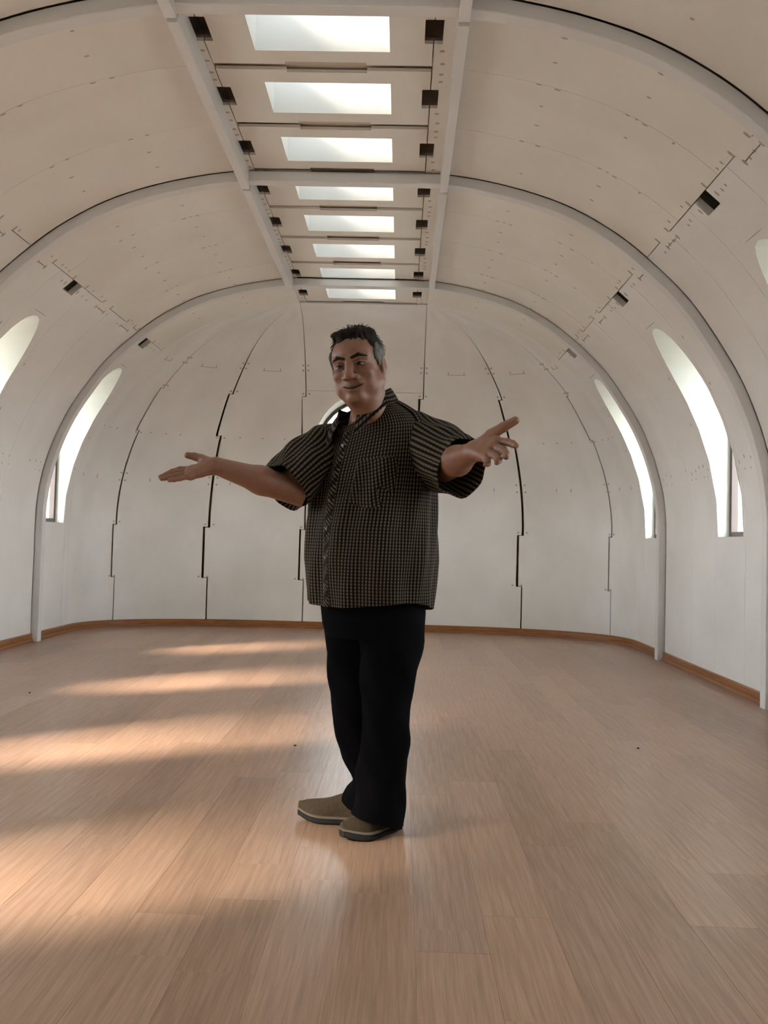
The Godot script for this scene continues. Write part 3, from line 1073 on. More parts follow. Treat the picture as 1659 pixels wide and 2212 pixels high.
func arm(m: MB, elbow: Vector3, wrist: Vector3, hand: Dictionary, palm_n: Vector3, thick := 1.0) -> void:
	var pr := []
	var mid := elbow.lerp(wrist, 0.35)
	pr.append(["c", elbow + (elbow - wrist) * 0.35, mid, 0.046, 0.047, 0.02])
	pr.append(["c", mid, wrist, 0.046, 0.029, 0.02])
	var kn := []
	for f in ["index", "middle", "ring", "pinky"]:
		var c: Array = hand[f]
		kn.append(c[0])
		pr.append(["c", wrist.lerp(c[0], 0.05), c[0], 0.021 * thick, 0.0140 * thick, 0.012])
	for i in 3:                                        # web between the knuckles and the pads of the palm
		pr.append(["c", kn[i], kn[i + 1], 0.012, 0.012, 0.010])
		pr.append(["c", wrist.lerp(kn[i], 0.6), wrist.lerp(kn[i + 1], 0.6), 0.014, 0.014, 0.012])
	pr.append(["c", wrist.lerp(kn[3], 0.25) + palm_n * 0.004, wrist.lerp(kn[3], 0.7) + palm_n * 0.004, 0.017, 0.014, 0.010])
	var th: Array = hand["thumb"]
	pr.append(["c", wrist.lerp(th[0], 0.4), th[1], 0.022, 0.0155, 0.014])
	chain(pr, [th[1], th[2], th[3]], [0.0150 * thick, 0.0128 * thick, 0.0108 * thick], 0.005)
	for f in ["index", "middle", "ring", "pinky"]:
		var r := (0.0100 if f != "pinky" else 0.0085) * thick
		chain(pr, hand[f], [r * 1.12, r, r * 0.93, r * 0.80], 0.004)
	# a grid along the forearm keeps it small
	var x := (wrist - elbow).normalized()
	var y := (Vector3.UP - x * x.y).normalized()
	var bs := Basis(x, y, x.cross(y))
	var xf := Transform3D(bs, wrist)
	var inv := xf.affine_inverse()
	var lo := Vector3.ONE * 9
	var hi := -lo
	for p in pr:
		p[1] = inv * p[1]; p[2] = inv * p[2]
		lo = lo.min(p[1] - Vector3.ONE * (p[3] + 0.012)).min(p[2] - Vector3.ONE * (p[4] + 0.012))
		hi = hi.max(p[1] + Vector3.ONE * (p[3] + 0.012)).max(p[2] + Vector3.ONE * (p[4] + 0.012))
	lo.x = (inv * elbow).x - 0.07
	field_mesh(m, pr, lo, hi, 0.0031, xf)
	# nails
	for f in ["thumb", "index", "middle", "ring", "pinky"]:
		pass

func head_xf() -> Transform3D:
	var b := Basis(Vector3.BACK, deg_to_rad(9)) * Basis(Vector3.UP, deg_to_rad(-15)) * Basis(Vector3.RIGHT, deg_to_rad(7))
	return Transform3D(b * Basis.from_scale(Vector3(1.06, 0.985, 1.03)), P(0.331, 1.600, 2.78))

func build_person() -> void:
	var man := Node3D.new()
	man.name = "person"
	add_child(man)
	man.position = FOOT
	man.set_meta("label", "man in dark checked short-sleeved shirt and black trousers standing with both arms spread")
	man.set_meta("category", "person")
	var skin := plain(Color(0.51, 0.355, 0.27), 0.5)
	skin.albedo_texture = noise_tex(256, 0.03, Color(0.92, 0.90, 0.89), Color(1, 1, 1), 8)
	skin.uv1_triplanar = true
	skin.uv1_scale = Vector3(6, 6, 6)
	skin.subsurf_scatter_enabled = true; skin.subsurf_scatter_strength = 0.1
	var lipm := plain(Color(0.44, 0.285, 0.225), 0.5)
	var dark := plain(Color(0.05, 0.035, 0.03), 0.7)
	var hairm := plain(Color(0.13, 0.10, 0.085), 0.75)
	hairm.metallic_specular = 0.25
	var greym := plain(Color(0.33, 0.32, 0.31), 0.65)
	# ---- head, neck
	var hx := head_xf()
	var body := MB.new()
	var pr := [
		["e", Vector3(0, .029, -.018), Vector3(.078, .089, .098), .012],
		["e", Vector3(0, -.030, .020), Vector3(.065, .085, .070), .03],
		["e", Vector3(0, .040, .036), Vector3(.064, .055, .054), .02],
		["c", Vector3(-.054, -.058, .0), Vector3(-.013, -.106, .064), .029, .020, .02],
		["c", Vector3(.054, -.058, .0), Vector3(.013, -.106, .064), .029, .020, .02],
		["c", Vector3(-.010, -.105, .074), Vector3(.010, -.105, .074), .015, .015, .012],
		["e", Vector3(0, -.068, .072), Vector3(.036, .030, .022), .016],
		["e", Vector3(-.044, -.026, .060), Vector3(.023, .022, .024), .012],
		["e", Vector3(.044, -.026, .060), Vector3(.023, .022, .024), .012],
		["e", Vector3(-.046, -.066, .038), Vector3(.024, .036, .032), .02],
		["e", Vector3(.046, -.066, .038), Vector3(.024, .036, .032), .02],
		["e", Vector3(0, -.112, .026), Vector3(.044, .024, .040), .02],
		["-e", Vector3(-.033, .004, .108), Vector3(.021, .016, .028), .011],
		["-e", Vector3(.033, .004, .108), Vector3(.021, .016, .028), .011],
		["c", Vector3(-.052, .025, .070), Vector3(-.014, .026, .087), .009, .011, .010],
		["c", Vector3(.052, .025, .070), Vector3(.014, .026, .087), .009, .011, .010],
		["c", Vector3(0, .022, .085), Vector3(0, -.028, .110), .0095, .0125, .009],
		["e", Vector3(0, -.035, .111), Vector3(.0165, .0130, .0155), .006],
		["e", Vector3(-.018, -.039, .098), Vector3(.0115, .0095, .013), .005],
		["e", Vector3(.018, -.039, .098), Vector3(.0115, .0095, .013), .005],
		["-c", Vector3(-.022, -.040, .096), Vector3(-.041, -.070, .086), .0035, .0045, .006],
		["-c", Vector3(.022, -.040, .096), Vector3(.041, -.070, .086), .0035, .0045, .006],
		["-c", Vector3(-.033, -.066, .092), Vector3(0, -.0755, .103), .0030, .0050, .003],
		["-c", Vector3(.033, -.066, .092), Vector3(0, -.0755, .103), .0030, .0050, .003],
		["-e", Vector3(0, -.093, .104), Vector3(.026, .005, .014), .008],
		["-c", Vector3(-.046, -.010, .082), Vector3(-.022, -.014, .090), .002, .002, .005],
		["-c", Vector3(.046, -.010, .082), Vector3(.022, -.014, .090), .002, .002, .005],
		["e", Vector3(.081, -.006, -.012), Vector3(.010, .035, .021), .007],
		["e", Vector3(-.081, -.006, -.012), Vector3(.010, .035, .021), .007],
		["-e", Vector3(.091, -.002, -.008), Vector3(.007, .020, .011), .005],
		["-e", Vector3(-.091, -.002, -.008), Vector3(.007, .020, .011), .005],
		["e", Vector3(.079, -.035, -.006), Vector3(.008, .011, .010), .006],
		["c", Vector3(0, -.060, -.020), Vector3(0.02, -.215, -.065), .060, .066, .03],
		["c", Vector3(0, -.090, .020), Vector3(0.012, -.165, -.012), .042, .046, .03],
	]
	field_mesh(body, pr, Vector3(-.105, -.225, -.145), Vector3(.105, .142, .132), 0.0034, hx)
	# ---- arms and hands
	var hand_l := {
		"index": [P(-.205, 1.236, 2.735), P(-.246, 1.233, 2.727), P(-.270, 1.224, 2.719), P(-.290, 1.214, 2.712)],
		"middle": [P(-.211, 1.228, 2.715), P(-.253, 1.221, 2.704), P(-.279, 1.212, 2.696), P(-.299, 1.204, 2.690)],
		"ring": [P(-.207, 1.218, 2.696), P(-.246, 1.209, 2.683), P(-.270, 1.202, 2.675), P(-.289, 1.197, 2.669)],
		"pinky": [P(-.198, 1.209, 2.678), P(-.228, 1.199, 2.665), P(-.245, 1.194, 2.658), P(-.259, 1.191, 2.652)],
		"thumb": [P(-.150, 1.256, 2.742), P(-.180, 1.272, 2.747), P(-.203, 1.279, 2.745), P(-.226, 1.282, 2.741)]}
	arm(body, P(.095, 1.185, 2.80), P(-.123, 1.247, 2.72), hand_l, Vector3(0, .8, .6))
	var hand_r := {
		"index": [P(.766, 1.315, 2.425), P(.794, 1.309, 2.395), P(.806, 1.302, 2.376), P(.813, 1.295, 2.360)],
		"middle": [P(.755, 1.298, 2.410), P(.779, 1.284, 2.375), P(.786, 1.271, 2.356), P(.784, 1.261, 2.343)],
		"ring": [P(.742, 1.281, 2.408), P(.760, 1.264, 2.372), P(.764, 1.252, 2.353), P(.758, 1.245, 2.341)],
		"pinky": [P(.727, 1.267, 2.412), P(.736, 1.252, 2.382), P(.735, 1.243, 2.367), P(.728, 1.239, 2.356)],
		"thumb": [P(.722, 1.312, 2.468), P(.752, 1.338, 2.455), P(.786, 1.358, 2.435), P(.818, 1.376, 2.42)]}
	arm(body, P(.646, 1.268, 2.70), P(.702, 1.288, 2.48), hand_r, Vector3(.3, .5, .6), 1.15)
	# ---- the trunk under the clothes, joining neck, arms and legs
	var tr := []
	chain(tr, [P(.36, 1.44, 2.89), P(.385, 1.30, 2.93), P(.39, 1.05, 2.93), P(.40, .86, 2.93)], [.06, .12, .145, .13], .05)
	chain(tr, [P(.385, 1.34, 2.93), P(.25, 1.34, 2.95), P(.095, 1.185, 2.80)], [.07, .055, .046], .04)
	chain(tr, [P(.385, 1.36, 2.93), P(.51, 1.39, 2.94), P(.646, 1.268, 2.70)], [.07, .055, .046], .04)
	chain(tr, [P(.46, .86, 2.90), P(.455, .45, 2.89), P(.44, .07, 2.92)], [.085, .055, .036], .04)
	chain(tr, [P(.345, .86, 2.97), P(.36, .45, 3.0), P(.395, .07, 3.0)], [.085, .055, .036], .04)
	field_mesh(body, tr, P(.03, .02, 3.12), P(.71, 1.52, 2.64), 0.014, Transform3D.IDENTITY)
	obj("body", body, skin, man)
	# ---- face details
	var face := func(called: String, prims: Array, mat: Material, h: float) -> MeshInstance3D:
		var q := MB.new()
		var lo := Vector3.ONE * 9
		var hi := -lo
		for p in prims:
			if p[0] == "c":
				lo = lo.min(p[1] - Vector3.ONE * p[3]).min(p[2] - Vector3.ONE * p[4]); hi = hi.max(p[1] + Vector3.ONE * p[3]).max(p[2] + Vector3.ONE * p[4])
			elif p[0] == "e":
				lo = lo.min(p[1] - p[2]); hi = hi.max(p[1] + p[2])
		field_mesh(q, prims, lo - Vector3.ONE * 3 * h, hi + Vector3.ONE * 3 * h, h, hx)
		return obj(called, q, mat, man)
	var eyem := plain(Color(0.42, 0.38, 0.355), 0.25)
	var lidm := plain(Color(0.43, 0.295, 0.22), 0.6)
	for s in [-1, 1]:
		var ey: MeshInstance3D = face.call("eye", [["e", Vector3(.033 * s, .001, .0775), Vector3(.0115, .0072, .0105), .002]], eyem, 0.0018)
		var q := MB.new()
		field_mesh(q, [["e", Vector3(.033 * s - .001, .0015, .0852), Vector3(.0056, .0058, .0042), .001]], Vector3(.033 * s - .012, -.008, .076), Vector3(.033 * s + .010, .012, .095), 0.0016, hx)
		obj("iris", q, dark, ey)
		face.call("eyebrow", [["c", Vector3(.013 * s, .024, .0975), Vector3(.034 * s, .031, .0925), .0050, .0060, .004], ["c", Vector3(.034 * s, .031, .0925), Vector3(.057 * s, .023, .0735), .0056, .0030, .004]], hairm, 0.0022)
		face.call("eyelid", [["c", Vector3(.020 * s, .0085, .0875), Vector3(.034 * s, .0110, .0875), .0036, .0042, .003], ["c", Vector3(.034 * s, .0110, .0875), Vector3(.047 * s, .0055, .078), .0042, .0032, .003], ["c", Vector3(.022 * s, -.0065, .0850), Vector3(.044 * s, -.0065, .0785), .0030, .0028, .003]], lidm, 0.0019)
	face.call("lips", [["c", Vector3(-.032, -.0635, .0870), Vector3(-.008, -.0680, .0975), .0020, .0034, .002], ["c", Vector3(.032, -.0635, .0870), Vector3(.008, -.0680, .0975), .0020, .0034, .002], ["c", Vector3(-.008, -.0680, .0975), Vector3(.008, -.0680, .0975), .0034, .0034, .002], ["c", Vector3(-.030, -.0710, .0865), Vector3(-.008, -.0820, .0955), .0024, .0042, .002], ["c", Vector3(.030, -.0710, .0865), Vector3(.008, -.0820, .0955), .0024, .0042, .002], ["c", Vector3(-.008, -.0820, .0955), Vector3(.008, -.0820, .0955), .0042, .0042, .002]], lipm, 0.0019)
	face.call("mouth", [["c", Vector3(-.032, -.0665, .0850), Vector3(0, -.0745, .0930), .0026, .0056, .002], ["c", Vector3(.032, -.0665, .0850), Vector3(0, -.0745, .0930), .0026, .0056, .002]], dark, 0.0019)
	# ---- hair
	var hq := MB.new()
	field_mesh(hq, [
		["e", Vector3(0, .035, -.022), Vector3(.0835, .096, .104), .01],
		["e", Vector3(-.012, .113, .030), Vector3(.050, .016, .038), .02],
		["e", Vector3(.03, .108, -.01), Vector3(.045, .018, .05), .02],
		["-e", Vector3(0, .010, .122), Vector3(.080, .083, .080), .010],
		["-e", Vector3(0, -.10, .02), Vector3(.12, .094, .16), .008],
		["-e", Vector3(.0, -.055, -.02), Vector3(.16, .070, .075), .008],
	], Vector3(-.11, -.09, -.15), Vector3(.11, .165, .11), 0.0038, hx, 0.006)
	var hair := obj("hair", hq, hairm, man)
	var rng := RandomNumberGenerator.new()
	rng.seed = 9
	var tf := MB.new()
	var gl := [MB.new(), MB.new()]
	for i in 620:                                                 # loose locks
		var a := rng.randf_range(0, TAU)
		var e := rng.randf_range(0.1, 1.5)
		var nrm := Vector3(cos(a) * cos(e), sin(e), sin(a) * cos(e))
		if nrm.z > 0.5 and nrm.y < 0.66: continue
		var root := Vector3(0, .035, -.022) + nrm * Vector3(.083, .095, .103)
		var crown := smoothstep(0.5, 0.9, nrm.y)
		var flow := (Vector3(rng.randf_range(-.6, .7), -0.5 + crown * 0.6, rng.randf_range(-1, .1)) + nrm * (0.12 + 0.16 * crown)).normalized()
		var ln := rng.randf_range(.010, .018) + crown * rng.randf_range(.002, .016)
		var rings := []
		var side := flow.cross(nrm).normalized()
		for k in 5:
			var t := k / 4.0
			var c := root + flow * ln * t + nrm * (0.004 * sin(t * PI * 0.8)) + Vector3.DOWN * 0.005 * t * t
			var r := 0.0019 * (1.0 - t * 0.85)
			var ring := []
			for j in 5: ring.append(hx * (c + side * cos(j * TAU / 5) * r + nrm * sin(j * TAU / 5) * r))
			rings.append(ring)
		var temple := absf(nrm.x) > 0.72 and nrm.y < 0.55
		(gl[0 if nrm.x < 0 else 1] if temple else tf).skin(rings, true)
	obj("locks", tf, hairm, hair).set_meta("kind", "stuff")
	for s in [-1, 1]:
		var gq: MB = gl[0 if s < 0 else 1]
		field_mesh(gq, [["e", Vector3(.0735 * s, .034, .008), Vector3(.0105, .036, .030), .006], ["e", Vector3(.0735 * s, .006, .014), Vector3(.0065, .016, .010), .006], ["e", Vector3(.0755 * s, .040, -.03), Vector3(.0105, .032, .03), .006]], Vector3(.0735 * s - .03, -.04, -.08), Vector3(.0735 * s + .03, .10, .06), 0.0032, hx, 0.004)
		obj("temple_hair", gq, greym, hair).set_meta("label", "grey hair at the temples")
	build_clothes(man)

func shirt_tex(cross := 0.50) -> ImageTexture:
	var n := 64
	var im := Image.create(n, n, true, Image.FORMAT_RGB8)
	for y in n:
		for x in n:
			var c := Color(0.50, 0.445, 0.37)
			var wv: float = 0.92 + 0.08 * float((x * 7 + y * 3) % 5) / 4.0
			var vx := 0.5 + 0.5 * cos(TAU * x / n)
			var vy := 0.5 + 0.5 * cos(TAU * y / n)
			var k := 1.0 - 0.80 * smoothstep(0.35, 0.65, vx)
			k *= 1.0 - cross * smoothstep(0.55, 0.8, vy)
			c = c * k * wv
			im.set_pixel(x, y, Color(c.r, c.g, c.b))
	im.generate_mipmaps()
	return ImageTexture.create_from_image(im)

var shirt_keys := [   # y, centre x, centre d, half width across, half depth, facing (degrees to the left)
	[0.76, .392, 2.930, .234, .200, 46], [0.86, .391, 2.925, .238, .208, 46], [0.95, .391, 2.915, .240, .214, 45], [1.05, .390, 2.915, .239, .210, 44], [1.14, .388, 2.92, .237, .199, 42],
	[1.23, .386, 2.925, .236, .184, 40], [1.30, .384, 2.93, .230, .166, 38], [1.36, .382, 2.93, .214, .146, 36], [1.405, .378, 2.925, .184, .126, 35], [1.44, .372, 2.915, .146, .108, 35], [1.47, .364, 2.90, .110, .096, 35], [1.495, .357, 2.885, .088, .088, 35]]

func shirt_at(y: float, ang: float, off := 0.0) -> Vector3:      # ang: 0 his front, + towards his left
	var i := 0
	while i < shirt_keys.size() - 2 and shirt_keys[i + 1][0] < y: i += 1
	var A: Array = shirt_keys[i]
	var B: Array = shirt_keys[i + 1]
	var f: float = clampf((y - A[0]) / (B[0] - A[0]), 0, 1)
	var k := []
	for c in 6: k.append(lerpf(A[c], B[c], f))
	var psi := deg_to_rad(k[5])
	var fr := Vector3(-sin(psi), 0, cos(psi))
	var le := Vector3(cos(psi), 0, sin(psi))
	var ca := cos(ang)
	var sa := sin(ang)
	var e := pow(pow(absf(ca), 2.25) + pow(absf(sa), 2.25), -1.0 / 2.25)
	var lat: float = sa * e * (k[3] + off)
	var dep: float = ca * e * (k[4] + off)
	if ca < 0: dep *= 0.92
	var tilt: float = smoothstep(1.10, 1.42, y) * 0.30
	# soft folds: pulls from the raised arms, drape at the sides
	var fold := 0.006 * sin(ang * 9.0 + y * 6.0) * (1.0 - smoothstep(1.15, 1.4, y)) + 0.004 * sin(ang * 17.0 - y * 14.0) * (1.0 - smoothstep(1.2, 1.42, y))
	fold += 0.017 * sin((y - 1.02) * 34.0 + ang * 7.5) * exp(-pow((ang - 1.0) / 0.5, 2) - pow((y - 1.05) / 0.16, 2))
	fold += 0.006 * sin((y - 1.0) * 40.0 - ang * 5.0) * exp(-pow((ang + 0.9) / 0.5, 2) - pow((y - 1.1) / 0.2, 2))
	var n := (fr * ca + le * sa).normalized()
	return P(k[1], y + tilt * lat * 0.9, k[2]) + fr * dep + le * lat + n * fold

func hem(ang: float) -> float:
	return 0.800 - 0.012 * cos(ang * 2.0) - 0.020 * smoothstep(0.4, -1.0, cos(ang))

func build_clothes(man: Node3D) -> void:
	var tex := shirt_tex()
	var cloth := plain(Color(0.76, 0.75, 0.74), 0.85)
	cloth.albedo_texture = tex
	cloth.metallic_specular = 0.25
	var shirt := Node3D.new()
	shirt.name = "shirt"
	man.add_child(shirt)
	shirt.set_meta("label", "dark shirt with a fine tan and black check")
	# trunk of the shirt
	var m := MB.new()
	var rings := []
	var uvs := []
	var nr := 64
	var nc := 97
	for r in nr:
		var ring := []
		var uv := []
		for c in nc:
			var ang := TAU * c / (nc - 1) + PI
			var y := lerpf(hem(ang), 1.495 - 0.085 * pow(maxf(cos(ang), 0.0), 6.0), float(r) / (nr - 1))
			ring.append(shirt_at(y, ang))
			uv.append(Vector2(c * 1.30 / (nc - 1) / 0.0108, y / 0.0108))
		rings.append(ring); uvs.append(uv)
	m.skin(rings, true, uvs)
	obj("shirt_body", m, cloth, shirt)
	# front placket, with the check cut on the bias
	var bias := cloth.duplicate() as StandardMaterial3D
	bias.uv1_scale = Vector3(1, 1, 1)
	var pm := MB.new()
	var pr := []
	var pu := []
	for r in 50:
		var y := lerpf(hem(0) + 0.001, 1.385, r / 49.0)
		var ring := []
		var uv := []
		for c in 5:
			var a := lerpf(-0.075, 0.075, c / 4.0)
			ring.append(shirt_at(y, a, 0.004 if c > 0 and c < 4 else 0.001))
			uv.append(Vector2((c * 0.0075 + y) / 0.0108 * 0.75, (c * 0.0075 - y) / 0.0108 * 0.2))
		pr.append(ring); pu.append(uv)
	pm.skin(pr, false, pu, true)
	obj("placket", pm, bias, shirt)
	var bm := plain(Color(0.10, 0.085, 0.075), 0.4)
	for k in 6:
		var bt := MB.new()
		var y := 0.86 + k * 0.095
		var p := shirt_at(y, 0.0, 0.0055)
		var n := (p - shirt_at(y, 0.0, -0.02)).normalized()
		disc(bt, p, n, Vector3.UP, 0.006, 0.006)
		obj("button", bt, bm, shirt)
	# chest pocket on his left
	var km := MB.new()
	var kr := []
	var ku := []
	for r in 31:
		var ring := []
		var uv := []
		for c in 33:
			var a := lerpf(0.34, 0.98, c / 32.0)
			var drop := 0.018 * (1.0 - absf(c / 16.0 - 1.0)) * (1.0 - r / 30.0)
			var y := lerpf(1.135, 1.265, r / 30.0) - drop
			ring.append(shirt_at(y, a, 0.006 if r > 0 and c > 0 and c < 32 else 0.001))
			uv.append(Vector2((c * 0.00412 + r * 0.0012) / 0.0108, (r * 0.0048 - c * 0.0008) / 0.0108))
		kr.append(ring); ku.append(uv)
	km.skin(kr, false, ku, true)
	obj("pocket", km, cloth, shirt)
	var striped := cloth.duplicate() as StandardMaterial3D
	striped.albedo_texture = shirt_tex(0.18)
	striped.uv1_scale = Vector3(0.7, 0.7, 1)
	# sleeves: open tubes, the axis bending from the shoulder to the elbow
	sleeve(shirt, striped, [P(.30, 1.355, 2.945), P(.222, 1.332, 2.945), P(.155, 1.265, 2.87), P(.092, 1.190, 2.795)], [.085, .100, .097, .086], 3.0)
	sleeve(shirt, striped, [P(.45, 1.395, 2.945), P(.525, 1.375, 2.925), P(.605, 1.315, 2.80), P(.688, 1.262, 2.675)], [.085, .108, .106, .094], 1.0)
	# shoulder strap on his left
	var em := MB.new()
	var er := []
	var eu := []
	for r in 10:
		var y := lerpf(1.365, 1.462, r / 9.0)
		var ring := []
		var uv := []
		for c in 4:
			var a := lerpf(1.40, 1.72, c / 3.0)
			ring.append(shirt_at(y, a, 0.012 if c == 1 or c == 2 else 0.006))
			uv.append(Vector2(c * 0.012 / 0.0108, r * 0.012 / 0.0108))
		er.append(ring); eu.append(uv)
	em.skin(er, false, eu, true)
	obj("shoulder_strap", em, cloth, shirt)
	# collar: a stand and a turned-down leaf, open at the throat
	var cm := MB.new()
	var cr := [[], [], [], [], [], []]
	var cu := [[], [], [], [], [], []]
	for c in 49:
		var a := lerpf(0.42, TAU - 0.42, c / 48.0)
		var front := pow(maxf(cos(a), 0.0), 1.5)
		var psi := deg_to_rad(35)
		var dirv := (Vector3(-sin(psi), 0, cos(psi)) * cos(a) + Vector3(cos(psi), 0, sin(psi)) * sin(a))
		# the fold line leans: high at the nape and at his left, low at the throat
		var cen := P(0.352, 1.488, 2.872)
		var lat := sin(a)
		var topp := cen + dirv * (0.082 + 0.006 * absf(lat) + 0.006 * front) + Vector3.UP * (0.034 * lat - 0.080 * pow(maxf(cos(a), 0.0), 2.0) + 0.045 * maxf(-cos(a), 0.0) + 0.004)
		var low := topp - Vector3.UP * 0.045 + dirv * 0.004
		var pts := [low, topp - dirv * 0.003, topp + dirv * 0.004 + Vector3.UP * 0.003, topp + dirv * 0.012 - Vector3.UP * 0.006, topp + dirv * (0.026 + 0.004 * front) - Vector3.UP * (0.026 + 0.014 * front), topp + dirv * (0.034 + 0.012 * front) - Vector3.UP * (0.042 + 0.040 * front)]
		for k in 6:
			cr[k].append(pts[k]); cu[k].append(Vector2(k * 0.014 / 0.0108, c * 0.012 / 0.0108))
	cm.skin(cr, false, cu, true)
	obj("collar", cm, cloth, shirt)
	# ---- trousers
	var tm := plain(Color(0.045, 0.045, 0.052), 0.95)
	tm.metallic_specular = 0.12
	var legs := MB.new()
	var hipr := []
	for e in [[.90, .395, 2.93, .195, .165], [.84, .395, 2.93, .203, .172], [.78, .399, 2.93, .200, .172], [.72, .402, 2.93, .194, .168], [.68, .404, 2.93, .185, .155]]:
		var ring := []
		for c in 40:
			var a := TAU * c / 40
			var psi := deg_to_rad(46)
			ring.append(P(e[1], e[0], e[2]) + Vector3(-sin(psi), 0, cos(psi)) * cos(a) * e[4] + Vector3(cos(psi), 0, sin(psi)) * sin(a) * e[3])
		hipr.append(ring)
	legs.skin(hipr, true)
	var near := [[.82, .462, 2.885, .122, .135], [.70, .466, 2.88, .116, .13], [.60, .466, 2.875, .102, .118], [.50, .460, 2.875, .092, .105], [.43, .454, 2.88, .081, .095], [.34, .457, 2.89, .083, .092], [.24, .450, 2.90, .086, .09], [.15, .445, 2.905, .087, .092], [.09, .440, 2.905, .088, .096], [.045, .434, 2.91, .090, .10]]
	var farl := [[.82, .332, 2.985, .120, .13], [.70, .335, 2.99, .112, .125], [.58, .341, 2.995, .101, .112], [.47, .348, 3.0, .097, .102], [.38, .357, 3.0, .094, .096], [.30, .366, 3.005, .085, .09], [.23, .380, 3.005, .072, .082], [.165, .405, 3.0, .062, .074], [.12, .398, 3.0, .078, .078], [.075, .392, 3.0, .088, .082], [.055, .392, 3.0, .089, .083]]
	for leg in [near, farl]:
		var curve := []
		for i in leg.size() - 1:
			for s in 4:
				var q := []
				for c in 5: q.append(cubic_interpolate(leg[i][c], leg[i + 1][c], leg[max(i - 1, 0)][c], leg[min(i + 2, leg.size() - 1)][c], s / 4.0))
				curve.append(q)
		curve.append(leg[-1])
		var lr := []
		for e in curve:
			var ring := []
			var low := 1.0 - smoothstep(0.045, 0.16, e[0])
			for c in 36:
				var a := TAU * c / 36
				var wob := 0.0035 * sin(a * 3.0 + e[0] * 21.0) + 0.003 * sin(a * 5.0 - e[0] * 37.0)
				var crease := 0.006 * exp(-pow((fposmod(a - 2.7, TAU) - PI) / 0.22, 2))
				var y: float = e[0]
				if leg == near: y += low * (0.030 * maxf(cos(a - 2.5), 0.0) - 0.028 * maxf(-cos(a - 2.5), 0.0))
				else: y += low * 0.030 * maxf(cos(a - PI), 0.0)
				ring.append(P(e[1], y, e[2]) + Vector3(cos(a) * (e[3] + wob + crease), 0, sin(a) * (e[4] + wob + crease)))
			lr.append(ring)
		legs.skin(lr, true)
	obj("trousers", legs, tm, man)
	# ---- shoes
	shoe(man, P(.515, 0, 2.985), P(.318, 0, 2.828), 1.0)
	shoe(man, P(.425, 0, 2.975), P(.148, 0, 3.045), -1.0)

func sleeve(parent: Node3D, mat: Material, ax: Array, rad: Array, ph: float) -> void:
	var m := MB.new()
	var rings := []
	var inner := []
	var uvs := []
	var n := 26
	var curve := Curve3D.new()
	for p in ax: curve.add_point(p)
	for i in range(1, ax.size() - 1):
		curve.set_point_in(i, -(ax[i + 1] - ax[i - 1]) / 6.0)
		curve.set_point_out(i, (ax[i + 1] - ax[i - 1]) / 6.0)
	var total := curve.get_baked_length()
	var run := 0.0
	var was: Vector3 = ax[0]
	for r in n:
		var t := r / float(n - 1)
		var p := curve.sample_baked(total * t, true)
		var q := curve.sample_baked(minf(total * t + 0.01, total), true)
		var o := curve.sample_baked(maxf(total * t - 0.01, 0), true)
		var x := (q - o).normalized()
		var y := (Vector3.UP - x * x.y).normalized()
		var z := x.cross(y)
		var fi := t * (rad.size() - 1)
		var i := mini(int(fi), rad.size() - 2)
		var rr: float = lerpf(rad[i], rad[i + 1], smoothstep(0, 1, fi - i))
		run += p.distance_to(was); was = p
		var ring := []
		var rin := []
		var uv := []
		for c in 49:
			var a := TAU * c / 48
			var w := 0.005 * sin(a * 4.0 + t * 9.0 + ph) + 0.0035 * sin(a * 7.0 - t * 13.0 + ph * 2.0)
			if t > 0.88: w += 0.003                                     # turned-up hem
			w += 0.010 * maxf(-sin(a), 0.0) * t                          # the cloth hangs
			ring.append(p + y * sin(a) * (rr + w) + z * cos(a) * (rr + w))
			rin.append(p + y * sin(a) * (rr + w - 0.004) + z * cos(a) * (rr + w - 0.004))
			uv.append(Vector2(c * 0.58 / 48 / 0.0108, run / 0.0108))
		rings.append(ring); uvs.append(uv); inner.append(rin)
	m.skin(rings, true, uvs)
	m.skin(inner.slice(8), true, uvs.slice(8))
	m.skin([rings[-1], inner[-1]], true, [uvs[-1], uvs[-1]])
	obj("sleeve", m, mat, parent)

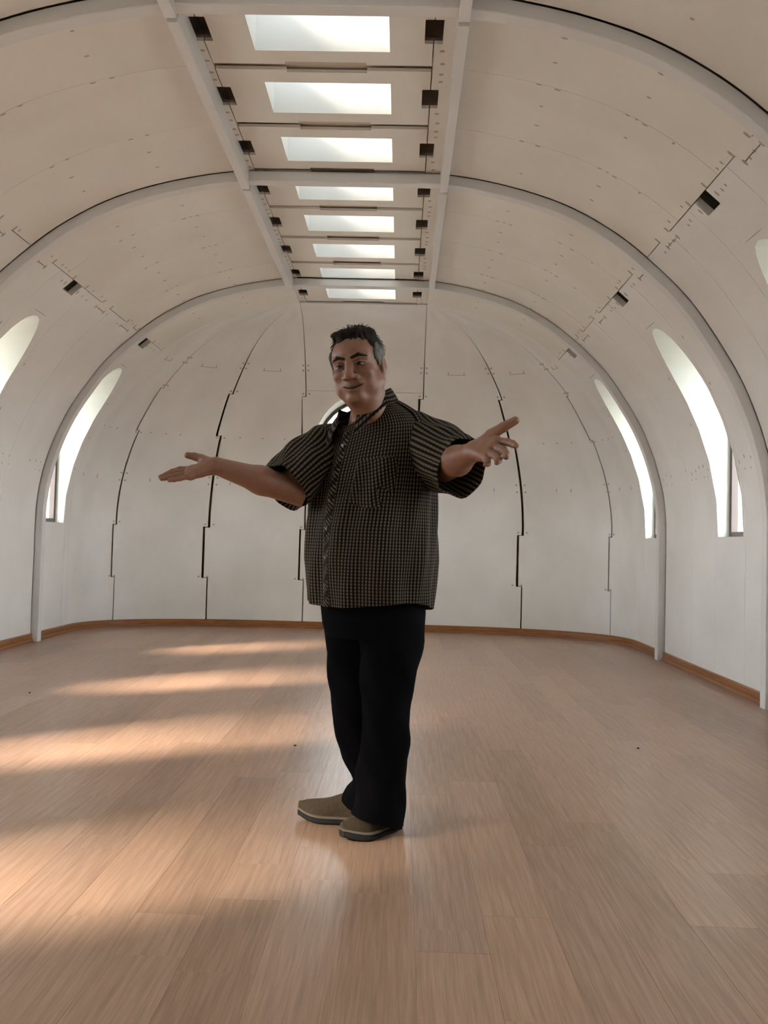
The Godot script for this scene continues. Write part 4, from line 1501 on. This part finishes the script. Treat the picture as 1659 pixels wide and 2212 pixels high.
func shoe(man: Node3D, heel: Vector3, toe: Vector3, s: float) -> void:
	var root := Node3D.new()
	root.name = "shoe"
	man.add_child(root, true)
	var f := (toe - heel)
	var ln := f.length()
	f = f.normalized()
	var l := Vector3.UP.cross(f)
	var w := [.020, .030, .034, .034, .036, .043, .050, .052, .046, .032, .012]
	var h := [.055, .072, .080, .084, .080, .070, .058, .050, .043, .034, .022]
	var spring := [.004, .001, 0, 0, 0, 0, 0, .001, .004, .009, .014]
	var up := MB.new()
	var so := MB.new()
	var we := MB.new()
	var ru := []
	var rs := []
	var rw := []
	for i in 31:
		var t := i / 30.0
		var fi := t * 10.0
		var k := mini(int(fi), 9)
		var g := fi - k
		var wd: float = cubic_interpolate(w[k], w[k + 1], w[max(k - 1, 0)], w[min(k + 2, 10)], g)
		var hh: float = cubic_interpolate(h[k], h[k + 1], h[max(k - 1, 0)], h[min(k + 2, 10)], g)
		var sp: float = lerpf(spring[k], spring[k + 1], g)
		var bend := 0.010 * s * sin(t * PI) 
		var c := heel + f * ln * t + l * bend
		var ring := []
		for j in 17:
			var a := PI * j / 16
			ring.append(c + l * cos(a) * wd * (0.94 - 0.10 * sin(a)) + Vector3.UP * (0.026 + sp + pow(sin(a), 0.8) * hh))
		ru.append(ring)
		var ww := wd + 0.004
		rs.append([c + l * ww + Vector3.UP * (sp + .022), c + l * (ww - .003) + Vector3.UP * (sp + .004), c + l * (ww - .008) + Vector3.UP * sp, c - l * (ww - .008) + Vector3.UP * sp, c - l * (ww - .003) + Vector3.UP * (sp + .004), c - l * ww + Vector3.UP * (sp + .022)])
		var ww2 := wd + 0.006
		rw.append([c - l * ww + Vector3.UP * (sp + .022), c - l * ww2 + Vector3.UP * (sp + .024), c - l * (ww - .002) + Vector3.UP * (sp + .030), c + l * (ww - .002) + Vector3.UP * (sp + .030), c + l * ww2 + Vector3.UP * (sp + .024), c + l * ww + Vector3.UP * (sp + .022)])
	up.skin(ru, false); up.fan(ru[0], -f); up.fan(ru[-1], f)
	so.skin(rs, true); so.fan(rs[0], -f); so.fan(rs[-1], f)
	we.skin(rw, true); we.fan(rw[0], -f); we.fan(rw[-1], f)
	var suede := plain(Color(1, 1, 1), 0.95)
	suede.albedo_texture = noise_tex(128, 0.05, Color(0.235, 0.19, 0.135), Color(0.30, 0.25, 0.18), 21)
	suede.uv1_triplanar = true
	suede.uv1_scale = Vector3(8, 8, 8)
	obj("upper", up, suede, root)
	obj("sole", so, plain(Color(0.06, 0.055, 0.05), 0.8), root)
	obj("welt", we, plain(Color(0.42, 0.38, 0.31), 0.8), root)

func _ready() -> void:
	# camera
	var cam := Camera3D.new()
	cam.fov = 2.0 * rad_to_deg(atan(1106.0 / 1789.0))
	cam.position = Vector3(0.4933, 1.01, 0)
	cam.basis = Basis(Vector3.UP, 0.0215) * Basis(Vector3.RIGHT, 0.0365) * Basis(Vector3.BACK, 0.027)
	cam.near = 0.05; cam.far = 200
	add_child(cam)
	cam.current = true
	# hazy sky, soft sun behind the camera to the left
	var env := Environment.new()
	var sm := ProceduralSkyMaterial.new()
	sm.sky_top_color = Color(0.85, 0.90, 0.925)
	sm.sky_horizon_color = Color(0.935, 0.95, 0.96)
	sm.ground_horizon_color = Color(0.75, 0.75, 0.72)
	sm.ground_bottom_color = Color(0.45, 0.45, 0.42)
	sm.energy_multiplier = 1.0
	var sky := Sky.new()
	sky.sky_material = sm
	env.background_mode = Environment.BG_SKY
	env.sky = sky
	env.tonemap_mode = Environment.TONE_MAPPER_LINEAR
	env.tonemap_exposure = 30.0
	env.ambient_light_source = Environment.AMBIENT_SOURCE_DISABLED
	env.sdfgi_enabled = true; env.ssao_enabled = true; env.ssil_enabled = true
	var we := WorldEnvironment.new()
	we.environment = env
	add_child(we)
	var sun := DirectionalLight3D.new()
	sun.name = "sun"
	var dir := Vector3(1, -0.75, -0.7).normalized()
	sun.basis = Basis.looking_at(dir, Vector3.UP)
	sun.light_energy = 0.6
	sun.light_color = Color(1.0, 0.95, 0.88)
	sun.light_angular_distance = 13.0
	sun.shadow_enabled = true
	add_child(sun)

	make_profile()
	make_materials()
	s_hi = s_of_x(2.065)
	s_end = PS[-1]
	bands = [s_of_y(0.6), s_of_y(1.1)]
	var b := s_of_y(1.15)
	while b < s_end - 0.03:
		bands.append(b)
		b += 0.075
	struct("ceiling", "white vaulted ceiling with a flat strip of skylights", "ceiling")
	build_floor()
	build_side(1)
	build_side(-1)
	build_ceiling()
	build_apse()
	build_near_wall()
	for i in ribs.size(): build_rib(i + 1, ribs[i])
	build_beams()
	for side in [-1, 1]:
		for c in win_d: lancet(side, c)
	build_outside()
	build_trees()
	build_person()
	build_crumbs()
